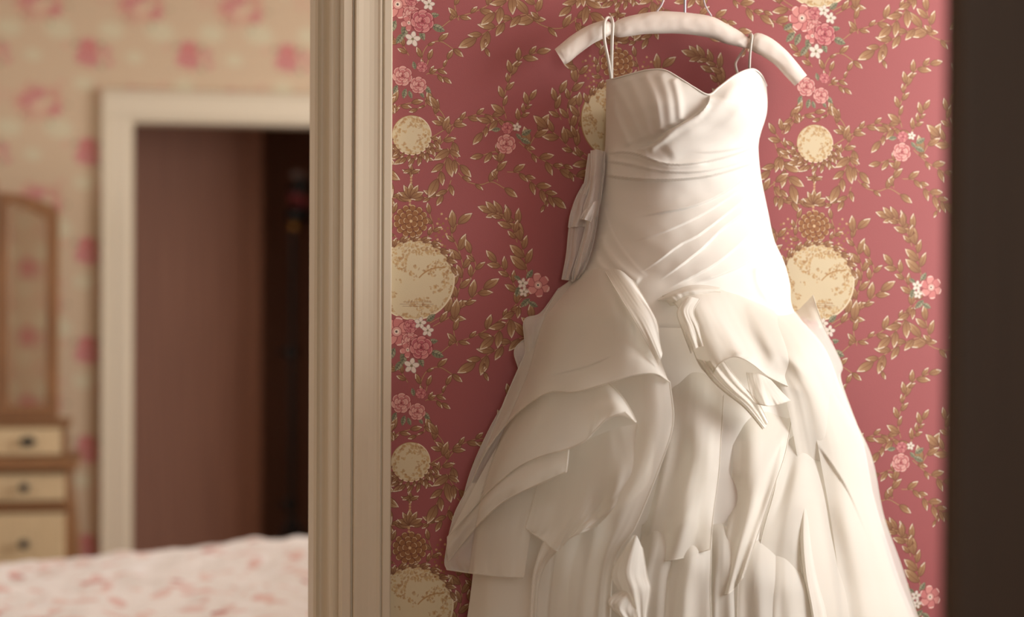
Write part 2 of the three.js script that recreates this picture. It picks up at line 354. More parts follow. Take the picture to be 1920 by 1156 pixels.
// ---------------------------------------------------------------- the rooms
function wallShape(x0, x1, y0, y1, holes) {
  const s = new THREE.Shape([[x0, y0], [x1, y0], [x1, y1], [x0, y1]].map((p) => new THREE.Vector2(...p)));
  for (const [a, b, c, d] of holes) s.holes.push(new THREE.Path([[a, c], [a, d], [b, d], [b, c]].map((p) => new THREE.Vector2(...p))));
  return s;
}
const slab = (shape, depth) => new THREE.ExtrudeGeometry(shape, { depth, bevelEnabled: false });
const HALLX = 1.9, TOP = 2.7, DOOR_R = AX(641, 0) + 0.012, DOOR_L = -1.24, DOOR_TOP = 2.06;
struct('floor', box(-3, 2.6, -0.1, 0, -5.5, 4.5), matFloor, 'brown board floor running through both rooms', 'floor');
struct('ceiling', box(-3, 2.6, TOP, TOP + 0.1, -5.5, 4.5), matPlaster, 'plain off-white plaster ceiling over the rooms', 'ceiling');
struct('wall_front', slab(wallShape(-2.9, 2.02, 0, TOP, [[DOOR_L, DOOR_R, 0.001, DOOR_TOP]]), 0.07).translate(0, 0, -0.07), matPaper, 'red floral scroll wallpaper wall behind the hanging wedding dress', 'wall');
struct('wall_bedroom_near', slab(wallShape(-2.9, 1.9, 0, TOP, [[DOOR_L, DOOR_R, 0.001, DOOR_TOP]]), 0.07).translate(0, 0, -0.14), matPaperRose, 'rose wallpaper on the bedroom side of the dividing wall', 'wall');
const side = (name, x, z0, z1, holes, t, mat, label) => struct(name, slab(wallShape(-z1, -z0, 0, TOP, holes.map(([a, b, c, d]) => [-b, -a, c, d])), t).rotateY(Math.PI / 2).translate(x, 0, 0), mat, label, 'wall');
side('wall_right', HALLX, 0, 4.3, [[0.29, 1.31, 0.99, 2.51]], 0.12, matPaper, 'red papered side wall with the window that lights the dress');
side('wall_left', -2.12, 0, 4.3, [], 0.12, matWallPlain, 'plain cream side wall of the dressing room');
struct('wall_back', slab(wallShape(-2.12, 2.02, 0, TOP, [[-0.71, 0.51, 1.24, 2.46]]), 0.12).translate(0, 0, 4.3), matWallPlain, 'plain cream wall with a window opposite the dress', 'wall');
struct('wall_partition', [box(1.28, HALLX, 0, TOP, 1.45, 1.55), box(-2, 1.28, 2.12, TOP, 1.45, 1.55)], matPaper, 'papered partition carrying the dark door beside the dress', 'wall');
const FAR = -3.75, FDL = AX(249, FAR) - 0.015, FDR = FDL + 0.89, FDT = AY(231, FAR, 400) + 0.015;
struct('wall_bedroom_far', slab(wallShape(-2.9, 1.9, 0, TOP, [[FDL, FDR, 0.001, FDT]]), 0.14).translate(0, 0, FAR - 0.14), matPaperRose, 'cream bedroom wallpaper wall with pink roses around the far doorway', 'wall');
side('wall_bedroom_right', 1.8, FAR, -0.14, [[-2.75, -1.45, 0.9, 2.3]], 0.1, matPaperRose, 'rose papered bedroom wall with a window beside the bed');
side('wall_bedroom_left', -2.9, FAR, -0.14, [[-2.2, -1.0, 0.95, 2.25]], 0.1, matPaperRose, 'rose papered bedroom wall with a window facing the bed');
// room beyond the far doorway, lined with brown boards
struct('wall_closet', [box(FDL - 0.5, FDL - 0.4, 0, TOP, -5, FAR - 0.14), box(FDR + 0.4, FDR + 0.5, 0, TOP, -5, FAR - 0.14), box(FDL - 0.5, FDR + 0.5, 0, TOP, -5.1, -5)], matPanelBrown, 'brown boarded walls of the unlit room beyond the far doorway', 'wall');

function makeWindow(name, w, h, label) {                    // in the plane z = 0, centred, glass outside
  const g = structGroup(name, label, 'window'), f = 0.045;
  part(g, 'window_frame', [box(-w / 2, -w / 2 + f, -h / 2, h / 2, -0.03, 0.03), box(w / 2 - f, w / 2, -h / 2, h / 2, -0.03, 0.03), box(-w / 2 + f, w / 2 - f, h / 2 - f, h / 2, -0.03, 0.03), box(-w / 2 + f, w / 2 - f, -h / 2, -h / 2 + f, -0.03, 0.03)], matTrim);
  part(g, 'meeting_rail', box(-w / 2 + f, w / 2 - f, -0.02, 0.02, -0.02, 0.02, 0.004), matTrim);
  for (const s of [-1, 1]) part(g, 'pane', box(-w / 2 + f, w / 2 - f, s > 0 ? 0.02 : -h / 2 + f, s > 0 ? h / 2 - f : -0.02, -0.002, 0.002), matGlass);
  part(g, 'window_sill', box(-w / 2 - 0.05, w / 2 + 0.05, -h / 2 - 0.035, -h / 2 - 0.001, 0.04, 0.12, 0.008), matTrim);
  return g;
}
let win = makeWindow('window_1', 1.015, 1.515, 'sash window in the red papered side wall'); win.position.set(1.96, 1.75, 0.8); win.rotation.y = -Math.PI / 2;
win = makeWindow('window_2', 1.215, 1.215, 'sash window in the cream wall opposite the dress'); win.position.set(-0.1, 1.85, 4.36); win.rotation.y = Math.PI;
win = makeWindow('window_3', 1.295, 1.395, 'sash window in the bedroom wall beside the bed'); win.position.set(1.85, 1.6, -2.1); win.rotation.y = -Math.PI / 2;
win = makeWindow('window_4', 1.195, 1.295, 'sash window in the bedroom wall facing the foot of the bed'); win.position.set(-2.85, 1.6, -1.6); win.rotation.y = Math.PI / 2;

// moulded cream casing and stepped jamb of the doorway between the rooms
function moulding(profile, y0, y1) {                        // profile [x, z] swept up from y0 to y1
  const s = new THREE.Shape(profile.map(([x, z]) => new THREE.Vector2(x, -z)));
  return new THREE.ExtrudeGeometry(s, { depth: y1 - y0, bevelEnabled: false }).rotateX(-Math.PI / 2).translate(0, y0, 0);
}
const casingProfile = (k, x) => {                            // k = +1: to the right of the opening, from the inner edge x outwards
  const line = [[0, 0.021], [0.002, 0.023], [0.0145, 0.023], [0.0165, 0.021], [0.0174, 0.0165], [0.019, 0.0165], [0.0202, 0.0242], [0.022, 0.026], [0.026, 0.0258], [0.034, 0.0243], [0.044, 0.0231], [0.052, 0.0229], [0.058, 0.0235], [0.062, 0.0248], [0.0645, 0.0245], [0.0655, 0.0195], [0.0672, 0.0195], [0.068, 0.023], [0.0695, 0.0245], [0.0805, 0.0245], [0.0825, 0.022], [0.0825, 0]];
  const pts = [[0, 0], ...line].map(([a, z]) => [x + k * a, z]);
  return k > 0 ? pts : pts.reverse();
};
const trim = structGroup('trim_1', 'cream moulded casing and stepped jamb of the doorway beside the red wallpaper', 'door casing');
const CX = AX(641, 0.022);
part(trim, 'casing', moulding(casingProfile(1, CX), 0, DOOR_TOP + 0.05), matTrim, 'cream casing with grooves and a hollow moulding');
part(trim, 'casing', moulding(casingProfile(-1, DOOR_L), 0, DOOR_TOP + 0.05), matTrim);
part(trim, 'head_casing', box(DOOR_L - 0.0825, CX + 0.0825, DOOR_TOP + 0.05, DOOR_TOP + 0.14, 0, 0.026, 0.004), matTrim);
{
  const x1 = AX(622, -0.02), x2 = AX(588, -0.06), x3 = AX(581, -0.155), R = DOOR_R;
  const jamb = [[R, 0], [CX + 0.001, 0.0], [CX, -0.004], [CX, -0.022], [x1 + 0.004, -0.022], [x1 + 0.0015, -0.024], [x1, -0.028], [x1 - 0.0015, -0.03]];
  for (let k = 0; k <= 10; k++) { const t = k / 10; jamb.push([lerp(x1 - 0.004, x2, t), -0.036 - 0.011 * Math.sin(Math.PI * Math.min(1, t * 1.25)) - 0.012 * t]); }
  jamb.push([x2, -0.066], [x2, -0.15], [x3, -0.15], [x3, -0.163], [x3 + 0.07, -0.163], [x3 + 0.07, -0.1405], [R, -0.1405]);
  part(trim, 'jamb', moulding(jamb.reverse(), 0, DOOR_TOP), matTrim, 'cream stepped jamb with a hollow stop');
  part(trim, 'jamb', box(DOOR_L, DOOR_L + 0.03, 0, DOOR_TOP, -0.15, -0.001), matTrim);
  part(trim, 'head_jamb', box(DOOR_L + 0.03, x2, DOOR_TOP - 0.03, DOOR_TOP, -0.15, -0.001), matTrim);
}
const trim2 = structGroup('trim_2', 'pale flat casing around the dark far doorway', 'door casing');
{
  const w = FDL - AX(196, FAR), t = 0.02;
  part(trim2, 'casing', box(FDL - w, FDL, 0, FDT, FAR, FAR + t, 0.004), matTrim);
  part(trim2, 'casing', box(FDR, FDR + w, 0, FDT, FAR, FAR + t, 0.004), matTrim);
  part(trim2, 'head_casing', box(FDL - w, FDR + w, FDT, FDT + w, FAR, FAR + t, 0.004), matTrim);
  part(trim2, 'back_band', [box(FDL - w - 0.012, FDL - w, 0, FDT + w, FAR, FAR + 0.032, 0.004), box(FDL - w - 0.012, FDR + w, FDT + w, FDT + w + 0.012, FAR, FAR + 0.032, 0.004)], matTrim);
  for (const x of [FDL, FDR - 0.015]) part(trim2, 'jamb', box(x, x + 0.015, 0, FDT - 0.015, FAR - 0.14, FAR - 0.001), matTrim);
  part(trim2, 'head_jamb', box(FDL, FDR, FDT - 0.015, FDT, FAR - 0.14, FAR - 0.001), matTrim);
}
struct('baseboard_front', box(CX + 0.084, HALLX, 0, 0.16, 0, 0.018, 0.004), matTrim, 'cream baseboard under the red wallpaper', 'baseboard');
struct('baseboard_bedroom_far', box(-2.8, FDL - 0.14, 0, 0.14, FAR, FAR + 0.018, 0.004), matTrim, 'pale baseboard under the bedroom wallpaper', 'baseboard');

// brown boarded door beyond the far doorway
{
  const zb = -4.35, d = structGroup('door_2', 'brown boarded door standing in the dark room past the far doorway', 'door');
  const x0 = FDL - 0.3, x1 = AX(492, zb);
  part(d, 'door_leaf', box(x0, x1, 0.01, 2.2, zb - 0.02, zb, 0.003), matPanelBrown);
  part(d, 'edge_stile', box(x1 - 0.075, x1 - 0.001, 0.01, 2.2, zb + 0.0005, zb + 0.012, 0.004), matPanelBrown);
  const zc = -4.98, e = structGroup('trim_3', 'lighter brown board on the wall of the dark room', 'board');
  part(e, 'board', box(AX(560, zc), AX(560, zc) + 0.35, 0.0, AY(425, zc), zc - 0.019, zc + 0.01, 0.003), matPanelBrown);
}
// dark stained door hinged on the side wall, standing open across the view
{
  const zd = 1.5, g = structGroup('door_1', 'dark brown stained door leaf hung in the partition beside the dress', 'door');
  const xe = AX(1766, zd), w = 1.272 - xe, hgt = 2.02;
  g.position.set(xe, 0.008, zd);
  const st = 0.115, t = 0.02;
  part(g, 'stile', box(0, st, 0, hgt, -t, t, 0.006), matDoor); part(g, 'stile', box(w - st, w, 0, hgt, -t, t, 0.006), matDoor);
  for (const [a, b] of [[0, 0.22], [0.86, 0.98], [hgt - 0.12, hgt]]) part(g, 'rail', box(st - 0.002, w - st + 0.002, a + 0.001, b - 0.001, -t + 0.001, t - 0.001), matDoor);
  for (const [a, b] of [[0.22, 0.86], [0.98, hgt - 0.12]]) { part(g, 'panel', box(st - 0.004, w - st + 0.004, a - 0.004, b + 0.004, -0.006, 0.006), matDoor); part(g, 'raised_panel', box(st + 0.05, w - st - 0.05, a + 0.05, b - 0.05, -0.013, 0.013, 0.006), matDoor); }
  const kn = part(g, 'door_knob', new THREE.LatheGeometry([[0, 0.06], [0.02, 0.058], [0.027, 0.046], [0.022, 0.034], [0.011, 0.026], [0.011, 0.006], [0.027, 0.004], [0.028, 0]].map((p) => new THREE.Vector2(...p)), 28).rotateX(Math.PI / 2).translate(0.06, 0.92, t), matBrass);
  g.rotation.z = -0.006;
}

// ---------------------------------------------------------------- bedroom furniture
// vanity with a folding mirror; its front stands at z = VZ, the seen pedestal is the one beside the doorway
{
  const VZ = -3.27, back = FAR + 0.03, xR = AX(130, VZ), yT = AY(872, VZ, 60);
  const v = thing('vanity', 'old oak vanity with pale drawer fronts and an arched folding mirror', 'vanity');
  const xPed = xR - 0.30, xL = xR - 1.12;
  const top = part(v, 'tabletop', box(xL - 0.04, AX(147, VZ), yT - 0.016, yT + 0.014, back, VZ + 0.03, 0.006), matOak);
  const yA = AY(886, VZ, 60), yB = AY(950, VZ, 60), yC = AY(1052, VZ, 60) - 0.06;
  // two pedestals, the sides of each flaring a little towards the floor
  for (const [a, b, seen] of [[xPed, xR, true], [xL, xL + 0.30, false]]) {
    const flare = 0.05, sideProfile = (x, s) => moulding([[x, back + 0.001], [x, VZ - 0.004], [x - s * 0.018, VZ - 0.004], [x - s * 0.018, back + 0.001]].slice()[s > 0 ? 'slice' : 'reverse'](), yC - 0.001, yT - 0.017);
    for (const [x, s] of [[b, 1], [a, -1]]) {
      const pts = [[0, yT - 0.017], [0.002, yB + 0.02], [0.012, yB - 0.03], [0.022, (yB + yC) / 2], [0.03, yC], [0.034, 0.08], [0.034, 0], [-0.018, 0], [-0.018, yT - 0.017]].map(([o, y]) => new THREE.Vector2(x + s * o, y));
      const sh = new THREE.Shape(s > 0 ? pts : pts.reverse());
      part(v, 'side_panel', new THREE.ExtrudeGeometry(sh, { depth: VZ - 0.005 - back - 0.004, bevelEnabled: false }).translate(0, 0, back + 0.004), matOak);
    }
    part(v, 'back_panel', box(a + 0.018, b - 0.018, 0.06, yT - 0.02, back + 0.004, back + 0.016), matOak);
    for (const y of [yB, yC, 0.06]) part(v, 'rail', box(a + 0.0, b + (y === yB ? 0.012 : 0), y - 0.012, y + 0.012, VZ - 0.03, VZ + (y === yB ? 0.012 : 0.002), 0.003), matOak);
    for (const [y0, y1] of [[yB + 0.012, yT - 0.018], [yC + 0.012, yB - 0.012], [0.072, yC - 0.012]]) {
      const d = part(v, 'drawer', box(a + 0.035, b - 0.012, y0 + 0.008, y1 - 0.008, VZ - 0.30, VZ + 0.006, 0.004), matOakPale);
      const ym = (y0 + y1) / 2, xm = (a + b) / 2 + 0.008;
      part(d, 'knob', new THREE.LatheGeometry([[0, 0.03], [0.013, 0.028], [0.016, 0.02], [0.009, 0.011], [0.006, 0.004], [0.014, 0.002], [0.015, 0]].map((p) => new THREE.Vector2(...p)), 20).rotateX(Math.PI / 2).translate(xm, ym, VZ + 0.006), matBlack);
    }
  }
  part(v, 'apron', box(xL + 0.318, xPed - 0.018, yT - 0.12, yT - 0.017, VZ - 0.04, VZ - 0.02, 0.004), matOak);
  // little drawer boxes on the top
  const bz = VZ - 0.06, bx1 = AX(126, bz), bx0 = bx1 - 0.25, by1 = AY(792, bz, 60), by0 = yT + 0.014;
  for (const [a, b] of [[bx0, bx1], [xL + 0.01, xL + 0.26]]) {
    part(v, 'drawer_box', [box(a, b, by0, by0 + 0.012, bz - 0.2, bz), box(a, a + 0.014, by0 + 0.012, by1 - 0.012, bz - 0.2, bz), box(b - 0.014, b, by0 + 0.012, by1 - 0.012, bz - 0.2, bz), box(a + 0.014, b - 0.014, by0 + 0.012, by1 - 0.012, bz - 0.2, bz - 0.188)], matOak);
    part(v, 'drawer_box_top', box(a - 0.008, b + 0.012, by1 - 0.012, by1 + 0.006, bz - 0.2, bz + 0.012, 0.004), matOak);
    const d = part(v, 'drawer', box(a + 0.018, b - 0.018, by0 + 0.016, by1 - 0.016, bz - 0.18, bz + 0.004, 0.003), matOakPale);
    part(d, 'knob', new THREE.LatheGeometry([[0, 0.026], [0.014, 0.024], [0.017, 0.016], [0.008, 0.009], [0.012, 0.002], [0.013, 0]].map((p) => new THREE.Vector2(...p)), 20).rotateX(Math.PI / 2).scale(1.5, 1, 1).translate((a + b) / 2 + ((a + b) / 2) * -0.5 + ((a + b) / 2) * 0.5, (by0 + by1) / 2, bz + 0.004), matBlack);
  }
  // mirror: wing beside the doorway, centre glass, other wing; each a framed plate with a swept top
  const mz = bz - 0.1;
  const wing = (x0, x1, yb, yl, yr, turn, hinge) => {
    const w = x1 - x0, f = 0.034, outline = (i, d) => {
      const s = new THREE.Shape(), top = (t) => lerp(yl, yr, t) + 0.012 * Math.sin(t * Math.PI);
      s.moveTo(i, yb + i); s.lineTo(w - i, yb + i); s.lineTo(w - i, top(1) - i - 0.025);
      s.quadraticCurveTo(w - i, top(0.93) - i, w - i - 0.03, top(0.86) - i * 0.9);
      for (let k = 8; k >= 0; k--) s.lineTo(lerp(i, w - i - 0.03, k / 9), top(lerp(0.03, 0.86, k / 9)) - i);
      s.closePath(); return s;
    };
    const frame = outline(0), hole = outline(f); frame.holes.push(new THREE.Path(hole.getPoints(6)));
    const g = part(v, 'mirror_frame', new THREE.ExtrudeGeometry(frame, { depth: 0.022, bevelEnabled: true, bevelSize: 0.003, bevelThickness: 0.003, bevelSegments: 2 }).translate(hinge ? -w : 0, 0, 0), matOak);
    g.position.set(hinge ? x1 : x0, 0, mz); g.rotation.y = turn;
    part(g, 'mirror_glass', new THREE.ExtrudeGeometry(outline(f - 0.003), { depth: 0.006, bevelEnabled: false }).translate(hinge ? -w : 0, 0, 0.005), matMirror);
  };
  const wx1 = AX(111, mz), wx0 = AX(-2, mz), yb = AY(782, mz, 60) + 0.004;
  wing(wx0, wx1, yb, AY(362, mz, 0), AY(392, mz, 100), -0.15, false);
  const cw = 0.42;
  wing(wx0 - cw - 0.012, wx0 - 0.012, yb, AY(330, mz, 0), AY(330, mz, 0), 0, false);
  wing(wx0 - cw - 0.024 - (wx1 - wx0), wx0 - cw - 0.024, yb, AY(392, mz, 100), AY(362, mz, 0), 0, false);
}
// bed
{
  const bed = thing('bed', 'bed covered with a rumpled pink and white flowered spread', 'bed');
  const x0 = -2.05, x1 = 0.45, z0 = -2.42, z1 = -1.0, y = 0.575;
  const matQuilt = std(0xffffff, 0.85, { map: quiltPrint, bumpMap: fineBump, bumpScale: 0.0006 });
  const geo = gridGeo(230, 170, (u, v) => {
    // the spread lies over the mattress and hangs down on the two long sides
    const a = lerp(-0.36, 1.42 + 0.36, v), b = lerp(x0, x1, u), hang = a < 0 ? -a : a > 1.42 ? a - 1.42 : 0, r = 0.05;
    const z = z0 + clamp(a, 0, 1.42) - (a < 0 ? Math.min(hang, r) * 0.6 : 0) + (a > 1.42 ? Math.min(hang, r) * 0.6 : 0) + (hang ? 0.025 * noise(b * 9, 0, a) * Math.min(1, hang * 4) : 0);
    let h = y - (hang < r ? hang * hang / (2 * r) : hang - r / 2) + 0.02 * noise(b * 4, a * 5, 1) + 0.012 * noise(b * 11, a * 14, 2) + 0.004 * noise(b * 30, a * 34, 3);
    h += 0.055 * smooth(-1.05, -0.15, b) * (1 - smooth(0.0, 0.1, b)) * (1 - smooth(0.0, 0.9, a)) + 0.02 * (b + 2) * 0.5 * (hang ? 0 : 1) - 0.02;
    return new THREE.Vector3(b, h, z);
  });
  { const p = geo.attributes.position, uv = geo.attributes.uv; for (let i = 0; i < uv.count; i++) uv.setXY(i, p.getX(i), p.getZ(i) - (p.getY(i) < y - 0.06 ? p.getY(i) : y)); }
  part(bed, 'bedspread', geo, matQuilt);
  part(bed, 'mattress', box(x0 + 0.02, x1 - 0.01, 0.28, 0.51, z0 + 0.03, z1 - 0.03, 0.04), std(0xe8e0d6, 0.9));
  part(bed, 'bed_base', box(x0 + 0.02, x1 - 0.01, 0.16, 0.279, z0 + 0.04, z1 - 0.04, 0.01), matOak);
  for (const x of [x0 + 0.06, x1 - 0.1]) for (const z of [z0 + 0.08, z1 - 0.1]) part(bed, 'leg', box(x, x + 0.05, 0, 0.161, z, z + 0.05, 0.008), matOak);
  part(bed, 'headboard', box(x1 + 0.004, x1 + 0.04, 0, 1.05, z0 + 0.02, z1 - 0.02, 0.012), matOak);
}
// slim black stand with a dark lamp head in the room past the far doorway
{
  const z = -4.2, s = thing('lamp_stand', 'slim black tripod stand with a dark head seen through the far doorway', 'stand'), bx = AX(549, z), O = new THREE.Vector3(bx, 0, z);
  s.position.copy(O);
  const Y = (py) => AY(py, z, 550);
  const pole = (a, b, r) => new THREE.CylinderGeometry(r, r, b - a, 16).translate(0, (a + b) / 2, 0);
  part(s, 'pole', [pole(0.12, Y(945), 0.015), pole(Y(945), Y(660), 0.012), pole(Y(660), Y(425), 0.01)], matBlack);
  for (const py of [945, 660]) { const c = part(s, 'collar', pole(Y(py) - 0.022, Y(py) + 0.022, 0.021), matBlack); part(c, 'clamp_knob', new THREE.CylinderGeometry(0.011, 0.013, 0.03, 12).rotateZ(Math.PI / 2).translate(-0.033, Y(py), 0), matBlack); }
  for (let k = 0; k < 3; k++) { const a = k * 2.094 + 0.52; part(s, 'leg', tubeGeo([new THREE.Vector3(0, 0.5, 0), new THREE.Vector3(Math.cos(a) * 0.14, 0.26, Math.sin(a) * 0.14), new THREE.Vector3(Math.cos(a) * 0.28, 0.012, Math.sin(a) * 0.28)], 0.01, 12, 8), matBlack); }
  part(s, 'brass_ball', new THREE.SphereGeometry(0.02, 20, 14).translate(0.004, Y(424), 0), matBrass, 'gold coloured ball under the head');
  part(s, 'head_base', new THREE.LatheGeometry([[0, 0], [0.03, 0.002], [0.046, 0.02], [0.05, 0.045], [0.03, 0.06], [0, 0.062]].map((p) => new THREE.Vector2(...p)), 24).translate(0.02, Y(418), 0), matBlack);
  part(s, 'red_band', new THREE.TorusGeometry(0.03, 0.014, 10, 26).rotateX(1.2).rotateZ(-0.5).translate(0.02, Y(376), 0.01), std(0x7c3236, 0.6), 'dull red band around the head');
  part(s, 'head', new THREE.CylinderGeometry(0.034, 0.04, 0.07, 22).rotateZ(-0.35).translate(0.026, Y(352), 0), matBlack);
  part(s, 'cap', new THREE.SphereGeometry(0.026, 20, 14).scale(1.15, 0.6, 1).translate(0.02, Y(327), 0), std(0x8d7a74, 0.5), 'dull grey rounded cap');
}

// ---------------------------------------------------------------- wedding dress on a padded hanger
const weave = noiseTex(256, 256, (u, v) => { const k = 128 + 46 * Math.sin(u * 6.283 * 64) + 46 * Math.sin(v * 6.283 * 64) + 40 * noise(u * 90, v * 90, 3); return [k, k, k]; });
weave.repeat.set(3, 3);
const IVORY = new THREE.Color(0.85, 0.82, 0.755);
const matSatin = phys(new THREE.Color(0.71, 0.685, 0.63), 0.75, { sheen: 0.3, sheenRoughness: 0.6, sheenColor: new THREE.Color(1, 0.97, 0.92) });
const matOrganza = phys(IVORY, 0.64, { transmission: 0.58, thickness: 0, side: THREE.DoubleSide, sheen: 0.2, sheenColor: new THREE.Color(1, 0.97, 0.92) });
const matSheer = phys(new THREE.Color(0.86, 0.83, 0.79), 0.6, { transmission: 0.48, thickness: 0, side: THREE.DoubleSide });
const matPad = phys(new THREE.Color(0.76, 0.69, 0.62), 0.6, { sheen: 0.4, sheenColor: new THREE.Color(1, 0.95, 0.9) });
const LEFT = [[120, 1140], [150, 1137], [270, 1135], [300, 1131], [390, 1122], [470, 1108], [520, 1082], [560, 1050], [600, 1020], [700, 990], [800, 948], [900, 912], [1000, 890], [1156, 868], [1400, 820], [1900, 740]];
const RIGHT = [[120, 1430], [160, 1437], [210, 1438], [255, 1425], [275, 1422], [330, 1427], [400, 1441], [450, 1452], [490, 1470], [530, 1481], [580, 1488], [650, 1545], [720, 1574], [830, 1618], [930, 1638], [1080, 1684], [1156, 1714], [1400, 1800], [1900, 1930]];
const DEPTH = [[120, 0.11], [200, 0.135], [300, 0.105], [380, 0.1], [520, 0.15], [700, 0.20], [900, 0.24], [1156, 0.28], [1900, 0.36]];
const Z0 = 0.03;
function bodyZ(px, py) {
  const l = piecewise(LEFT, py), r = piecewise(RIGHT, py), u = (px - (l + r) / 2) / ((r - l) / 2);
  return Z0 + piecewise(DEPTH, py) * Math.pow(Math.max(0, 1 - u * u), 0.72);
}
// folds: nearest place on a line, which side, how far along
function nearest(pts, x, y) {
  let best = 1e9, side = 1, along = 0;
  for (let i = 0; i < pts.length - 1; i++) {
    const [ax, ay] = pts[i], [bx, by] = pts[i + 1], dx = bx - ax, dy = by - ay, t = clamp(((x - ax) * dx + (y - ay) * dy) / (dx * dx + dy * dy), 0, 1);
    const d = Math.hypot(x - ax - t * dx, y - ay - t * dy);
    if (d < best) { best = d; side = Math.sign(dx * (y - ay) - dy * (x - ax)) || 1; along = (i + t) / (pts.length - 1); }
  }
  return [best, side, along];
}
function curve(pts, n = 14) { return Array.from({ length: n + 1 }, (_, i) => cr(pts, i / n)); }
// kind 'step': the layer on one side (-1 = above a line drawn left to right) lies over the other and ends in this edge
const pleat = (kind, pts, amp, w, side = -1, t0 = 0.08, t1 = 0.08) => ({ kind, pts: curve(pts), amp: amp / 1000, w, side, t0, t1 });
function foldHeight(folds, x, y) {
  let h = 0;
  for (const f of folds) {
    if (!f.box) { const m = f.w * 4 + 4, xs = f.pts.map((q) => q[0]), ys = f.pts.map((q) => q[1]); f.box = [Math.min(...xs) - m, Math.max(...xs) + m, Math.min(...ys) - m, Math.max(...ys) + m]; }
    if (x < f.box[0] || x > f.box[1] || y < f.box[2] || y > f.box[3]) continue;
    const [d, s, a] = nearest(f.pts, x, y);
    if (d > f.w * 4 + 4) continue;
    const ends = smooth(0, f.t0, a) * smooth(0, f.t1, 1 - a);
    if (f.kind === 'ridge') h += f.amp * ends * Math.exp(-(d / f.w) * (d / f.w));
    else h += f.amp * ends * (s === f.side ? Math.exp(-d / f.w) : Math.max(0, 1 - d / 2.2));
  }
  return h;
}
const NECK = [[1137, 151], [1160, 145], [1185, 138], [1215, 131], [1245, 131], [1275, 147], [1302, 164], [1328, 177], [1347, 164], [1375, 143], [1400, 131], [1415, 130], [1428, 141], [1437, 160]];
const bodiceFolds = [
  // gathers of the cup under the first strap, fanning towards the crossing
  pleat('ridge', [[1150, 152], [1175, 200], [1205, 268]], 3, 9), pleat('ridge', [[1178, 143], [1200, 195], [1222, 262]], 3, 9), pleat('ridge', [[1206, 136], [1228, 185], [1240, 250]], 3.5, 9),
  pleat('ridge', [[1236, 135], [1252, 180], [1258, 240]], 3.5, 10), pleat('ridge', [[1262, 145], [1272, 185], [1276, 228]], 4, 8), pleat('ridge', [[1143, 180], [1160, 230], [1180, 275]], 4, 8),
  // the other cup crosses over in a rolled edge
  pleat('step', [[1331, 178], [1326, 195], [1308, 214], [1282, 230], [1255, 245], [1236, 262], [1216, 276], [1192, 280]], 9, 26, -1, 0.05, 0.1),
  pleat('ridge', [[1330, 192], [1306, 222], [1268, 244], [1240, 266], [1216, 283]], 5, 6),
  pleat('ridge', [[1385, 150], [1350, 200], [1300, 245], [1240, 285]], 4, 12), pleat('ridge', [[1410, 180], [1370, 230], [1310, 262], [1250, 292]], 4, 11),
  pleat('step', [[1424, 266], [1380, 278], [1330, 285], [1290, 284]], 4, 14, 1, 0.1, 0.6),
  // bands wrapping the waist
  pleat('step', [[1132, 289], [1165, 284], [1200, 290], [1235, 304], [1275, 308], [1330, 301], [1385, 286], [1424, 270]], 6, 15),
  pleat('ridge', [[1145, 286], [1180, 290], [1215, 300], [1260, 312], [1330, 306]], 3, 5),
  pleat('step', [[1130, 300], [1180, 308], [1235, 320], [1300, 322], [1360, 312], [1424, 292]], 4, 13),
  pleat('step', [[1130, 327], [1180, 334], [1245, 337], [1320, 331], [1375, 317], [1424, 300]], 7, 22),
  pleat('step', [[1185, 408], [1240, 398], [1300, 386], [1350, 365], [1395, 334], [1426, 306]], 6, 26, -1, 0.35, 0.1),
  pleat('step', [[1175, 455], [1240, 436], [1310, 405], [1370, 368], [1428, 325]], 3, 26, -1, 0.4, 0.1),
  pleat('step', [[1196, 513], [1235, 488], [1275, 458], [1310, 440], [1360, 402], [1400, 370], [1432, 342]], 5, 18, -1, 0.25, 0.2),
  pleat('step', [[1232, 528], [1280, 494], [1320, 462], [1352, 430], [1398, 396], [1436, 368]], 6, 18, -1, 0.25, 0.2),
  pleat('step', [[1252, 540], [1310, 512], [1350, 488], [1395, 450], [1444, 400]], 6, 18, -1, 0.25, 0.2),
  pleat('step', [[1300, 532], [1350, 515], [1400, 492], [1450, 452]], 5, 20, -1, 0.25, 0.2),
  pleat('ridge', [[1418, 500], [1422, 530], [1440, 560], [1462, 580]], 4, 6),
  pleat('ridge', [[1122, 440], [1140, 476], [1170, 508], [1200, 530]], 5, 9), pleat('ridge', [[1112, 470], [1126, 498], [1160, 524]], 4, 7), pleat('step', [[1130, 380], [1150, 440], [1185, 490], [1215, 520]], 1.2, 20, 1),
];
const dress = thing('wedding_dress', 'ivory wedding dress with draped bodice and organza flounces hanging on red wallpaper', 'dress');
const onBody = (px, py, lift = 0) => at(px, py, bodyZ(px, py) + lift);
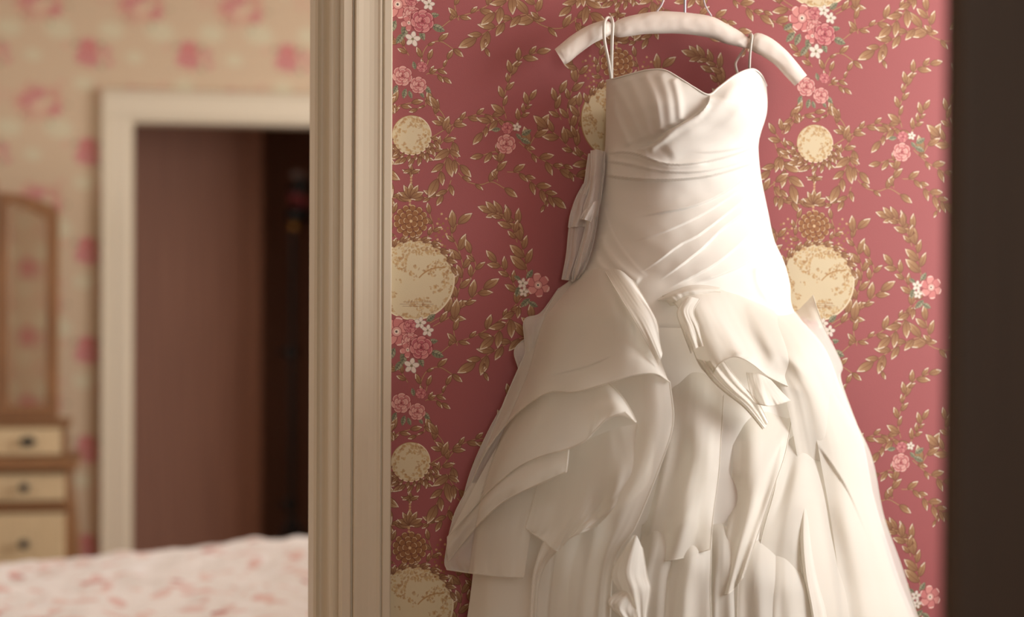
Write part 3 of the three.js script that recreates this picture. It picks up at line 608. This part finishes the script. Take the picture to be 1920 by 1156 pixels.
{
  const neckY = (x) => piecewise(NECK, x);
  const g = gridGeo(190, 240, (u, v) => {
    const y0 = neckY(lerp(1137, 1437, u)), py = lerp(y0, 640, v);
    const l = piecewise(LEFT, py), r = piecewise(RIGHT, py);
    // columns gather towards the outline so that the turned sides stay smooth
    const s = 0.5 - 0.5 * Math.cos(Math.PI * lerp(u, 0.5 - Math.cos(Math.PI * u) * 0.5, 0)), q = lerp(u, s, 0.45 * smooth(0, 0.15, v)), px = lerp(l, r, q);
    const cup = 0.016 * Math.exp(-(((px - 1222) / 58) ** 2) - ((py - 205) / 62) ** 2) + 0.026 * Math.exp(-(((px - 1392) / 48) ** 2) - ((py - 195) / 62) ** 2);
    const side = smooth(0, 0.06, q) * smooth(0, 0.06, 1 - q);
    const z = bodyZ(px, py) - 0.016 * smooth(605, 640, py) + (cup + foldHeight(bodiceFolds, px, py) + 0.0016 * noise(px / 38, py / 30, 4)) * side;
    return at(px, py, Math.max(0.016, z));
  });
  const bod = part(dress, 'bodice', g, matSatin, 'draped sweetheart bodice with crossed pleats');
  part(bod, 'neckline_binding', tubeGeo(NECK.map(([x, y]) => { const q = (x - 1137) / 300; const cup = 0.016 * Math.exp(-(((x - 1222) / 58) ** 2) - ((y - 205) / 62) ** 2) + 0.026 * Math.exp(-(((x - 1392) / 48) ** 2) - ((y - 195) / 62) ** 2); return at(x, y + 0.5, bodyZ(x, y) + cup * smooth(0, 0.06, q) * smooth(0, 0.06, 1 - q)); }), 0.0018, 120, 8), matSatin);
  part(dress, 'back_panel', gridGeo(40, 50, (u, v) => { const py = lerp(196 - 12 * Math.sin(u * Math.PI), 1000, v), l = piecewise(LEFT, py), r = piecewise(RIGHT, py); return at(lerp(l, r, u), py, Z0 - 0.012 * Math.sin(u * Math.PI)); }), matSatin);
  // spaghetti straps looped over the hanger
  const S = (list, r) => tubeGeo(list.map(([x, y, z]) => at(x, y, z)), r, 40, 8);
  part(dress, 'strap', [S([[1146, 150, 0.05], [1141, 115, 0.075], [1133, 72, 0.084], [1133, 46, 0.083], [1140, 33, 0.055], [1147, 44, 0.026], [1147, 90, 0.024], [1147, 150, 0.03]], 0.0026), S([[1146, 148, 0.05], [1147, 110, 0.07], [1148, 70, 0.084], [1149, 46, 0.083], [1147, 34, 0.055]], 0.0026)], matSatin, 'thin ivory strap pulled over the padded hanger');
  part(dress, 'strap', [S([[1405, 132, 0.06], [1406, 105, 0.078], [1408, 84, 0.084], [1410, 69, 0.082], [1407, 64, 0.055], [1402, 73, 0.027], [1396, 90, 0.024], [1382, 112, 0.03], [1379, 122, 0.04], [1383, 138, 0.045]], 0.0022)], matSatin, 'thin ivory strap pulled over the padded hanger');
}
// underskirt, reaching the floor
part(dress, 'underskirt', gridGeo(320, 260, (u, v) => {
  const py = lerp(500, 1905, v), l = piecewise(LEFT, py) + 4, r = piecewise(RIGHT, py) - 4, a = (u - 0.5) * Math.PI;
  const q = 0.5 + 0.5 * Math.sin(a) * lerp(1, 0.96, v), px = lerp(l, r, lerp(u, q, 0.5));
  const grow = smooth(540, 1100, py), f = 0.003 * Math.sin(u * 34 + 3.2 * noise(u * 5, v * 2, 8)) + 0.009 * noise(u * 12, v * 2.5, 1);
  return at(px, py, bodyZ(px, py) - 0.012 + 0.009 * smooth(560, 620, py) + f * grow * smooth(0, 0.08, u) * smooth(0, 0.08, 1 - u));
}), matSatin, 'full underskirt in soft folds');

const skirtFolds = [
  pleat('step', [[1524, 820], [1566, 880], [1594, 926], [1632, 1015]], 5, 26, -1, 0.3, 0.3),
  pleat('ridge', [[1130, 515], [1165, 560], [1210, 630], [1250, 708]], 7, 9), pleat('ridge', [[1343, 603], [1395, 661], [1442, 702]], 10, 14), pleat('ridge', [[1360, 552], [1395, 626], [1440, 690], [1466, 714]], -12, 16),
  pleat('ridge', [[1442, 644], [1489, 679], [1520, 720]], 9, 10), pleat('ridge', [[1480, 620], [1530, 690], [1570, 760]], 8, 12), pleat('ridge', [[1505, 640], [1540, 720], [1560, 780]], -8, 10), pleat('ridge', [[1555, 720], [1590, 790], [1618, 850]], 8, 9),
  pleat('step', [[1013, 704], [1060, 696], [1110, 682], [1150, 664]], 4, 22, -1, 0.3, 0.3), pleat('ridge', [[1085, 530], [1050, 600], [1000, 690]], 6, 16), pleat('ridge', [[1110, 540], [1100, 610], [1090, 680]], -5, 18),
  pleat('ridge', [[985, 878], [920, 935], [862, 1010]], 6, 7), pleat('ridge', [[968, 905], [900, 985], [850, 1055]], 7, 8), pleat('ridge', [[1040, 775], [970, 835], [905, 910]], 6, 14), pleat('ridge', [[1090, 760], [1040, 800], [985, 850]], -5, 14),
  pleat('ridge', [[1330, 770], [1330, 880], [1300, 1000]], 6, 16), pleat('ridge', [[1362, 880], [1366, 930], [1346, 1000]], -14, 20), pleat('ridge', [[1475, 840], [1455, 910], [1420, 1010]], 9, 9), pleat('ridge', [[1492, 830], [1472, 900], [1442, 1000]], -8, 11),
  pleat('ridge', [[1276, 760], [1276, 860], [1232, 960]], -12, 18), pleat('ridge', [[1320, 900], [1290, 980], [1272, 1080]], 6, 14), pleat('ridge', [[1400, 770], [1410, 840], [1390, 950]], 6, 16), pleat('ridge', [[1560, 900], [1590, 1000], [1610, 1130]], 7, 22),
  pleat('ridge', [[1530, 880], [1548, 980], [1560, 1100]], -6, 16), pleat('ridge', [[1060, 880], [1040, 960], [1020, 1010]], 4, 14), pleat('ridge', [[1180, 830], [1150, 930], [1120, 1030]], 7, 16), pleat('ridge', [[1110, 890], [1090, 990], [1075, 1090]], 5, 14), pleat('ridge', [[1145, 880], [1120, 980], [1098, 1090]], -6, 12),
].map((f) => (f.kind === 'ridge' ? { ...f, t0: 0.5, t1: 0.5, w: f.w * 1.15 } : f));
// one flounce: rows from its gathered top to its hem, each row a list of [px, py, lift in millimetres above the skirt]
function flounce(name, rows, o = {}) {
  const n = Math.max(...rows.map((r) => r.length)), nu = o.nu ?? 64, nv = o.nv ?? 64, R = rows.map((r) => Array.from({ length: 9 }, (_, i) => cr(r, i / 8)));
  const wr = o.wrinkle ?? 2.2, ph = o.phase ?? rows[0][0][0] * 0.013;
  const pt = (u, v) => {
    const col = R.map((r) => cr(r, u)), p = cr(col, v);
    let lift = p[2] + wr * (0.35 + v) * (noise(u * (o.freq ?? 7) + ph, v * 1.3, ph) + 0.5 * noise(u * (o.freq ?? 7) * 2.3, v * 2.2, ph + 4)) + (o.pleats ? o.pleats[0] * Math.sin(u * o.pleats[1] * 6.283 + ph * 9 + v) * (o.pleats[2] ? 1 - v * o.pleats[2] : 1) : 0);
    lift += 1000 * foldHeight(skirtFolds, p[0], p[1]) + (o.flare ?? 5) * v * v * Math.sin(u * (o.waves ?? 2.2) * 6.283 + ph * 5);
    return at(p[0], p[1], Math.max(0.012, bodyZ(p[0], p[1]) + lift / 1000));
  };
  const geos = [gridGeo(nu, nv, pt)];
  const edge = (fn) => tubeGeo(Array.from({ length: 41 }, (_, i) => fn(i / 40)), o.hem ?? 0.0009, 120, 6);
  if (o.edges?.includes('b') ?? true) geos.push(edge((t) => pt(t, 1)));
  if (o.edges?.includes('l')) geos.push(edge((t) => pt(0, t)));
  if (o.edges?.includes('r')) geos.push(edge((t) => pt(1, t)));
  return part(dress, name, geos, o.mat ?? matOrganza, o.label);
}
// --- sheer layers standing out at the side of the waist
flounce('side_frill', [[[1104, 288, 4], [1118, 284, 14], [1134, 286, 10]], [[1100, 315, 8], [1115, 318, 22], [1133, 320, 12]], [[1096, 342, 8], [1108, 345, 20], [1130, 345, 12]], [[1088, 362, 4], [1102, 366, 16], [1127, 368, 8]]], { nu: 40, nv: 40, edges: 'blr', mat: matSheer, hem: 0.0012 });
flounce('side_frill', [[[1094, 345, 2], [1110, 340, 16], [1128, 345, 10]], [[1080, 372, 4], [1096, 372, 20], [1124, 372, 10]], [[1070, 402, 6], [1090, 405, 22], [1120, 408, 10]], [[1066, 426, 8], [1082, 424, 24], [1112, 424, 12]]], { nu: 40, nv: 40, edges: 'blr', mat: matSheer, hem: 0.0012 });
flounce('side_frill', [[[1070, 405, 2], [1090, 405, 14], [1118, 410, 8]], [[1066, 440, 3], [1082, 440, 18], [1108, 445, 10]], [[1062, 480, 3], [1076, 482, 20], [1096, 482, 10]], [[1054, 523, 4], [1064, 524, 20], [1074, 526, 10]]], { nu: 40, nv: 40, edges: 'blr', mat: matSheer, hem: 0.0012 });
flounce('twisted_frill', [[[1108, 282, 18], [1120, 280, 26], [1134, 284, 14]], [[1108, 318, 24], [1118, 316, 34], [1131, 322, 16]], [[1104, 360, 22], [1112, 358, 36], [1127, 370, 18]], [[1094, 392, 26], [1106, 390, 40], [1122, 395, 18]], [[1098, 420, 22], [1106, 425, 38], [1118, 425, 18]], [[1086, 470, 22], [1096, 468, 38], [1110, 465, 18]], [[1074, 510, 22], [1088, 505, 36], [1098, 500, 16]], [[1073, 528, 20], [1078, 526, 30], [1086, 520, 14]]], { nu: 48, nv: 90, edges: 'lr', mat: matSheer, wrinkle: 3 });
flounce('twisted_frill', [[[1106, 385, 34], [1114, 378, 44], [1124, 376, 22]], [[1094, 398, 38], [1106, 396, 48], [1120, 400, 24]], [[1088, 410, 40], [1100, 412, 46], [1112, 418, 26]]], { nu: 40, nv: 30, edges: 'blr', mat: matSheer });
// --- layers behind the hip on the strap-shadow side
flounce('back_flounce', [[[1048, 540, 0], [1072, 524, 8], [1095, 515, 12]], [[1014, 586, 4], [1050, 575, 14], [1090, 565, 16]], [[984, 599, 12], [1030, 610, 20], [1080, 610, 20]], [[984, 640, 16], [1020, 650, 24], [1060, 650, 22]], [[992, 722, 12], [1015, 720, 20], [1040, 715, 18]]], { edges: 'lb' });
flounce('back_flounce', [[[1005, 620, 2], [1030, 625, 8], [1050, 640, 8]], [[966, 653, 6], [1000, 655, 12], [1030, 660, 12]], [[972, 690, 8], [1000, 690, 14], [1020, 690, 12]], [[980, 724, 6], [996, 724, 12], [1010, 722, 10]]], { edges: 'lb' });
flounce('inner_flounce', [[[975, 712, 10], [1010, 715, 24], [1050, 720, 34]], [[925, 790, 14], [985, 785, 32], [1045, 770, 44]], [[884, 880, 20], [950, 860, 38], [1030, 830, 50]], [[862, 960, 24], [930, 935, 40], [1010, 905, 50]]], { edges: 'l' });
// --- great hip flounce
flounce('hip_flounce', [
  [[1046, 546, 4], [1066, 527, 8], [1090, 510, 9], [1120, 503, 11], [1150, 509, 10], [1180, 528, 7], [1198, 551, 2]],
  [[1018, 592, 10], [1048, 578, 30], [1090, 562, 44], [1130, 558, 56], [1168, 572, 50], [1198, 596, 34], [1222, 616, 14]],
  [[990, 652, 14], [1028, 638, 38], [1080, 624, 54], [1130, 620, 66], [1178, 634, 66], [1213, 656, 46], [1238, 672, 20]],
  [[950, 742, 22], [995, 704, 48], [1045, 686, 64], [1100, 678, 72], [1160, 676, 78], [1213, 678, 72], [1250, 706, 36]],
  [[884, 905, 34], [930, 818, 56], [1010, 742, 78], [1077, 734, 86], [1141, 717, 88], [1213, 697, 88], [1256, 716, 50]]], { nu: 130, nv: 110, edges: 'bl', wrinkle: 4, freq: 5, hem: 0.0012 });
flounce('rolled_fold', [[[1134, 508, 12], [1160, 505, 13], [1188, 526, 6]], [[1160, 552, 62], [1196, 552, 58], [1219, 578, 30]], [[1196, 612, 74], [1224, 596, 64], [1235, 612, 34]], [[1236, 684, 64], [1242, 660, 54], [1234, 648, 34]]], { edges: 'lr', nu: 60 });
flounce('second_flounce', [
  [[985, 745, 44], [1015, 738, 50], [1045, 732, 54], [1075, 728, 58], [1100, 724, 60], [1120, 718, 58], [1136, 712, 52]],
  [[955, 800, 46], [995, 780, 58], [1035, 768, 64], [1075, 757, 70], [1110, 750, 76], [1140, 742, 78], [1168, 746, 60]],
  [[912, 870, 48], [965, 830, 64], [1015, 806, 72], [1060, 792, 80], [1105, 776, 90], [1148, 762, 96], [1192, 790, 70]],
  [[842, 1003, 52], [930, 907, 76], [995, 862, 84], [1064, 841, 92], [1106, 819, 98], [1130, 789, 102], [1172, 772, 92]]], { nu: 110, nv: 90, edges: 'br', wrinkle: 4, freq: 5, hem: 0.0012 });
flounce('turned_hem', [[[838, 1006, 46], [885, 950, 56], [937, 902, 64], [995, 864, 72], [1066, 841, 80]], [[838, 1030, 56], [888, 968, 74], [940, 920, 86], [1001, 886, 92], [1064, 862, 98]], [[841, 1052, 50], [892, 988, 70], [945, 939, 84], [1007, 908, 92], [1061, 884, 100]]], { edges: 'br', nu: 80, nv: 30, hem: 0.0012 });
flounce('lower_flounce', [[[884, 905, 30], [925, 900, 44], [970, 895, 46], [1012, 890, 40]], [[852, 965, 34], [895, 962, 58], [950, 965, 48], [1000, 960, 40]], [[835, 1045, 36], [875, 1040, 64], [935, 1040, 46], [990, 1030, 40]], [[838, 1067, 40], [886, 1074, 66], [937, 1080, 48], [982, 1082, 42]]], { edges: 'bl', nu: 80, nv: 70, hem: 0.0012 });
flounce('middle_flounce', [[[1012, 880, 46], [1060, 846, 56], [1110, 820, 58], [1165, 800, 56], [1225, 790, 44]], [[1000, 940, 46], [1050, 925, 58], [1110, 900, 60], [1175, 880, 54], [1225, 865, 40]], [[986, 984, 48], [1035, 985, 62], [1090, 960, 60], [1150, 935, 50], [1205, 920, 36]], [[990, 994, 50], [1018, 1012, 60], [1045, 1032, 70], [1068, 1008, 64], [1120, 985, 46]]], { edges: 'bl', nu: 90, nv: 80, wrinkle: 3, hem: 0.0012 });
flounce('long_flounce', [[[1120, 718, 20], [1170, 706, 36], [1215, 700, 52], [1256, 716, 46]], [[1100, 800, 20], [1160, 792, 36], [1215, 786, 56], [1262, 792, 52]], [[1070, 900, 18], [1130, 892, 34], [1190, 880, 54], [1238, 872, 52]], [[1050, 1000, 18], [1100, 990, 34], [1150, 978, 52], [1192, 985, 50]], [[1035, 1090, 16], [1075, 1085, 30], [1118, 1075, 44], [1150, 1062, 46]], [[1020, 1260, 18], [1060, 1260, 30], [1100, 1265, 40], [1142, 1270, 40]]], { edges: 'br', nu: 80, nv: 130, wrinkle: 2.5, freq: 4 });
flounce('curled_corner', [[[1186, 1004, 40], [1194, 1004, 48], [1204, 1026, 34]], [[1150, 1066, 50], [1178, 1066, 66], [1213, 1078, 44]], [[1156, 1098, 60], [1186, 1104, 74], [1219, 1104, 50]], [[1184, 1140, 56], [1196, 1150, 66], [1212, 1152, 46]], [[1196, 1190, 50], [1202, 1196, 56], [1208, 1200, 40]]], { edges: 'lr', nu: 50, nv: 60 });
flounce('curled_corner', [[[1166, 1104, 66], [1180, 1112, 70], [1196, 1122, 64]], [[1141, 1129, 80], [1160, 1138, 84], [1192, 1150, 70]], [[1168, 1160, 76], [1180, 1168, 80], [1196, 1175, 66]]], { edges: 'lr', nu: 30, nv: 30 });
flounce('bright_fold', [[[1018, 1016, 52], [1030, 1020, 56], [1044, 1031, 50]], [[1002, 1066, 46], [1010, 1064, 54], [1020, 1064, 42]], [[995, 1120, 44], [1001, 1120, 52], [1008, 1120, 38]], [[988, 1260, 44], [996, 1260, 52], [1006, 1260, 38]]], { edges: 'lr', nu: 30 });
// --- gathered flounce in the middle of the hip
flounce('gathered_flounce', [
  [[1243, 554, 0], [1282, 538, 5], [1322, 536, 5], [1362, 546, 0], [1410, 562, 2], [1452, 582, 2]],
  [[1272, 578, 24], [1306, 578, 52], [1346, 592, 44], [1392, 604, 22], [1448, 624, 34], [1492, 632, 16]],
  [[1294, 640, 32], [1326, 632, 66], [1380, 648, 66], [1420, 660, 36], [1468, 674, 44], [1512, 684, 24]],
  [[1312, 684, 40], [1344, 672, 70], [1386, 662, 84], [1418, 680, 58], [1466, 704, 34], [1520, 716, 8]],
  [[1336, 710, 40], [1344, 686, 66], [1378, 668, 88], [1410, 682, 74], [1452, 712, 46], [1524, 742, 2]]], { nu: 110, nv: 100, edges: 'bl', wrinkle: 4, freq: 6, hem: 0.0011 });
flounce('gather_roll', [[[1230, 562, -4], [1258, 547, 2], [1298, 534, 3], [1350, 536, -4]], [[1246, 562, 18], [1268, 553, 28], [1302, 543, 26], [1350, 544, 8]], [[1258, 574, 6], [1278, 568, 14], [1308, 558, 14], [1354, 556, 0]]], { nu: 60, nv: 20, edges: '' });
flounce('loop_fold', [[[1283, 562, 44], [1292, 556, 56], [1312, 560, 50]], [[1270, 586, 48], [1280, 582, 66], [1300, 584, 58]], [[1280, 620, 44], [1292, 614, 66], [1310, 612, 58]], [[1296, 662, 44], [1306, 652, 62], [1322, 648, 56]]], { edges: 'lr', nu: 40 });
flounce('pleated_strands', [[[1306, 672, 40], [1326, 676, 58], [1354, 672, 62]], [[1330, 706, 44], [1348, 706, 64], [1372, 698, 58]], [[1356, 732, 46], [1374, 732, 68], [1394, 724, 56]], [[1396, 764, 44], [1406, 760, 64], [1420, 752, 52]], [[1430, 804, 40], [1436, 800, 52], [1440, 790, 40]]], { edges: 'lr', nu: 70, nv: 70, pleats: [4.5, 3.2, 0.4], hem: 0.0011 });
flounce('petal_fold', [[[1400, 698, 42], [1424, 700, 56], [1446, 712, 46]], [[1406, 730, 56], [1434, 734, 72], [1466, 734, 56]], [[1416, 756, 60], [1446, 760, 76], [1482, 750, 58]]], { edges: 'bl', nu: 50, nv: 40 });
// --- flounces over the lit hip
flounce('hip_corner', [[[1390, 560, -2], [1446, 588, 4], [1488, 586, 4], [1524, 553, 20]], [[1424, 636, 12], [1478, 634, 34], [1518, 622, 26], [1543, 609, 12]], [[1452, 704, 16], [1500, 690, 50], [1545, 676, 40], [1578, 682, 14]], [[1474, 752, 20], [1528, 746, 56], [1562, 730, 40], [1578, 716, 14]], [[1496, 860, 4], [1550, 862, 16], [1590, 850, 10], [1622, 836, 2]]], { nu: 90, nv: 100, edges: 'r', wrinkle: 3.5, freq: 5 });
flounce('side_flounce', [[[1504, 724, 24], [1545, 716, 40], [1580, 738, 10]], [[1526, 800, 26], [1572, 792, 48], [1606, 794, 10]], [[1540, 872, 22], [1592, 866, 46], [1636, 862, 8]], [[1556, 962, 20], [1608, 962, 44], [1657, 966, 8]], [[1570, 1060, 18], [1632, 1060, 42], [1690, 1059, 8]], [[1580, 1160, 16], [1654, 1160, 40], [1722, 1158, 8]], [[1590, 1400, 16], [1690, 1400, 40], [1806, 1400, 8]]], { nu: 70, nv: 130, edges: 'br', wrinkle: 3, freq: 3 });
// --- soft hanging panels down the front
flounce('front_panel', [[[1262, 660, -12], [1310, 668, -10], [1360, 690, -12]], [[1250, 800, 4], [1300, 800, 18], [1352, 820, 11]], [[1238, 880, 4], [1292, 880, 23], [1348, 884, 13]], [[1218, 960, 4], [1276, 965, 24], [1338, 960, 16]], [[1196, 1045, 4], [1256, 1050, 24], [1332, 1029, 19]]], { nu: 80, nv: 100, edges: 'br', wrinkle: 2.5, freq: 3 });
flounce('front_panel', [[[1372, 740, -16], [1420, 750, -12], [1490, 746, -14]], [[1374, 860, 2], [1420, 868, 22], [1474, 842, 16]], [[1368, 950, 2], [1408, 950, 24], [1452, 910, 20]], [[1352, 1040, 4], [1384, 1040, 24], [1420, 1004, 24]], [[1340, 1110, 5], [1366, 1112, 22], [1394, 1080, 22]]], { nu: 80, nv: 100, edges: 'br', wrinkle: 2.5, freq: 3 });
flounce('front_panel', [[[1470, 770, -16], [1512, 760, -10], [1552, 800, -14]], [[1456, 900, 4], [1508, 900, 20], [1570, 920, 6]], [[1430, 1000, 4], [1500, 1000, 24], [1590, 1005, 7]], [[1416, 1080, 5], [1500, 1080, 25], [1605, 1085, 7]], [[1404, 1240, 5], [1500, 1240, 26], [1622, 1240, 7]]], { nu: 80, nv: 110, edges: 'bl', wrinkle: 3, freq: 3 });
flounce('narrow_fold', [[[1498, 950, 8], [1509, 945, 22], [1522, 950, 8]], [[1500, 1015, 24], [1509, 1015, 38], [1524, 1018, 16]], [[1506, 1080, 28], [1515, 1080, 42], [1534, 1085, 18]], [[1518, 1160, 28], [1530, 1160, 40], [1552, 1165, 20]], [[1530, 1300, 28], [1546, 1300, 40], [1566, 1300, 20]]], { edges: 'l', nu: 30 });
for (const [x, w, t, d, lean] of [[1238, 70, 960, 12, -20], [1300, 84, 985, 16, -14], [1356, 70, 980, 8, 4], [1420, 100, 1010, 22, 14], [1468, 80, 1020, 26, 10]]) flounce('lower_petal', [
  [[x - w * 0.42, t - 20, -18], [x, t - 24, -14], [x + w * 0.42, t - 16, -18]], [[x - w * 0.42 + lean * 0.4, t + 60, d - 4], [x + lean * 0.4, t + 58, d + 10], [x + w * 0.46 + lean * 0.4, t + 66, d + 2]], [[x - w * 0.52 + lean, t + 140, d - 2], [x - 4 + lean, t + 138, d + 13], [x + w * 0.55 + lean, t + 140, d + 4]], [[x - w * 0.6 + lean * 1.6, t + 290, d], [x - 6 + lean * 1.6, t + 300, d + 16], [x + w * 0.72 + lean * 1.6, t + 290, d + 4]]], { nu: 44, edges: 'blr', wrinkle: 1.4, freq: 3 });
// --- tiers below, down to the floor
for (let k = 0; k < 9; k++) {
  const u = (k + 0.5) / 9, y0 = 1170 + (k % 3) * 90, L = (y) => lerp(piecewise(LEFT, y), piecewise(RIGHT, y), clamp(u - 0.085, 0, 1)), Rr = (y) => lerp(piecewise(LEFT, y), piecewise(RIGHT, y), clamp(u + 0.085, 0, 1));
  flounce('tier_panel', [0, 0.33, 0.66, 1].map((v) => { const y = y0 + v * (560 - (k % 2) * 80); return [[L(y), y, 4], [lerp(L(y), Rr(y), 0.35), y - 5, 34 + v * 12], [lerp(L(y), Rr(y), 0.7), y + 6, 18], [Rr(y), y, 6]]; }), { nu: 44, nv: 50, edges: 'blr', wrinkle: 6 });
}
// padded hanger
{
  const hg = thing('padded_hanger', 'padded cream fabric hanger holding the dress straps', 'hanger');
  const ST = [[1040, 92, 1058, 121], [1052, 82, 1068, 116], [1072, 66, 1086, 101], [1100, 49, 1112, 82], [1124, 40, 1132, 72], [1136, 38, 1140, 68], [1142, 41, 1144, 66], [1149, 44, 1150, 66], [1158, 38, 1160, 70], [1176, 31, 1180, 68], [1205, 25, 1208, 64], [1235, 21, 1240, 63], [1268, 22, 1270, 63], [1300, 25, 1302, 66], [1335, 31, 1334, 72], [1365, 46, 1360, 82], [1388, 59, 1382, 87], [1402, 70, 1396, 91], [1408, 72, 1403, 91], [1415, 63, 1408, 94], [1428, 63, 1414, 98], [1450, 74, 1430, 106], [1475, 95, 1452, 121], [1495, 118, 1470, 140], [1513, 141, 1490, 161]];
  const seg = 28, n = ST.length - 1;
  const g = gridGeo(seg, n * 6, (u, v) => {
    const s = cr(ST, v), a = u * 2 * Math.PI, mx = (s[0] + s[2]) / 2, my = (s[1] + s[3]) / 2, c = Math.cos(a), q = Math.sin(a);
    const k = Math.sign(c) * Math.pow(Math.abs(c), 0.75), w = Math.sign(q) * Math.pow(Math.abs(q), 0.75);
    const thick = 0.022 * clamp(Math.hypot(s[0] - s[2], s[1] - s[3]) / 40, 0.5, 1);
    return at(mx + (s[0] - mx) * k, my + (s[1] - my) * k, 0.054 + thick * w + 0.0012 * noise(v * 40, c * 2, q * 2));
  });
  const cap = (v) => { const s = ST[v], m = at((s[0] + s[2]) / 2, (s[1] + s[3]) / 2, 0.054); return gridGeo(seg, 4, (u, t) => { const a = u * 2 * Math.PI, c = Math.cos(a), q = Math.sin(a), mx = (s[0] + s[2]) / 2, my = (s[1] + s[3]) / 2, k = Math.sign(c) * Math.pow(Math.abs(c), 0.75), w = Math.sign(q) * Math.pow(Math.abs(q), 0.75), thick = 0.022 * clamp(Math.hypot(s[0] - s[2], s[1] - s[3]) / 40, 0.5, 1); return at(mx + (s[0] - mx) * k * t, my + (s[1] - my) * k * t, 0.054 + thick * w * t); }); };
  part(hg, 'padded_arm', [g, cap(0), cap(n)], matPad);
  const stem = at(1284, 24, 0.054), hookTop = stem.y + 0.12;
  part(hg, 'hook', tubeGeo([stem, stem.clone().add(new THREE.Vector3(0, 0.07, 0)), new THREE.Vector3(stem.x, hookTop - 0.02, 0.05), new THREE.Vector3(stem.x - 0.006, hookTop, 0.042), new THREE.Vector3(stem.x - 0.014, hookTop + 0.004, 0.025), new THREE.Vector3(stem.x - 0.022, hookTop - 0.008, 0.012)], 0.0022, 60, 10), matSteel, 'thin steel hook');
  part(hg, 'ribbon_loop', [tubeGeo([at(1231, 22, 0.058), at(1241, 8, 0.06), at(1247, -12, 0.058), at(1262, -50, 0.056), at(1283, -40, 0.056)], 0.0017, 40, 8), tubeGeo([at(1334, 30, 0.058), at(1323, 12, 0.06), at(1317, -10, 0.058), at(1302, -50, 0.056), at(1285, -40, 0.056)], 0.0015, 40, 8)], std(0xc9c0c6, 0.4), 'pale satin cord loops');
  const nail = new THREE.Mesh(merged([new THREE.CylinderGeometry(0.003, 0.003, 0.05, 12).rotateX(Math.PI / 2).translate(0, 0, 0.02), new THREE.CylinderGeometry(0.006, 0.006, 0.003, 16).rotateX(Math.PI / 2).translate(0, 0, 0.046)]), matSteel);
  nail.name = 'wall_nail'; nail.userData = { label: 'steel nail in the red wall carrying the hanger', category: 'nail' }; nail.castShadow = nail.receiveShadow = true;
  nail.position.set(stem.x - 0.01, hookTop - 0.002, 0); scene.add(nail);
}

renderer.render(scene, camera);
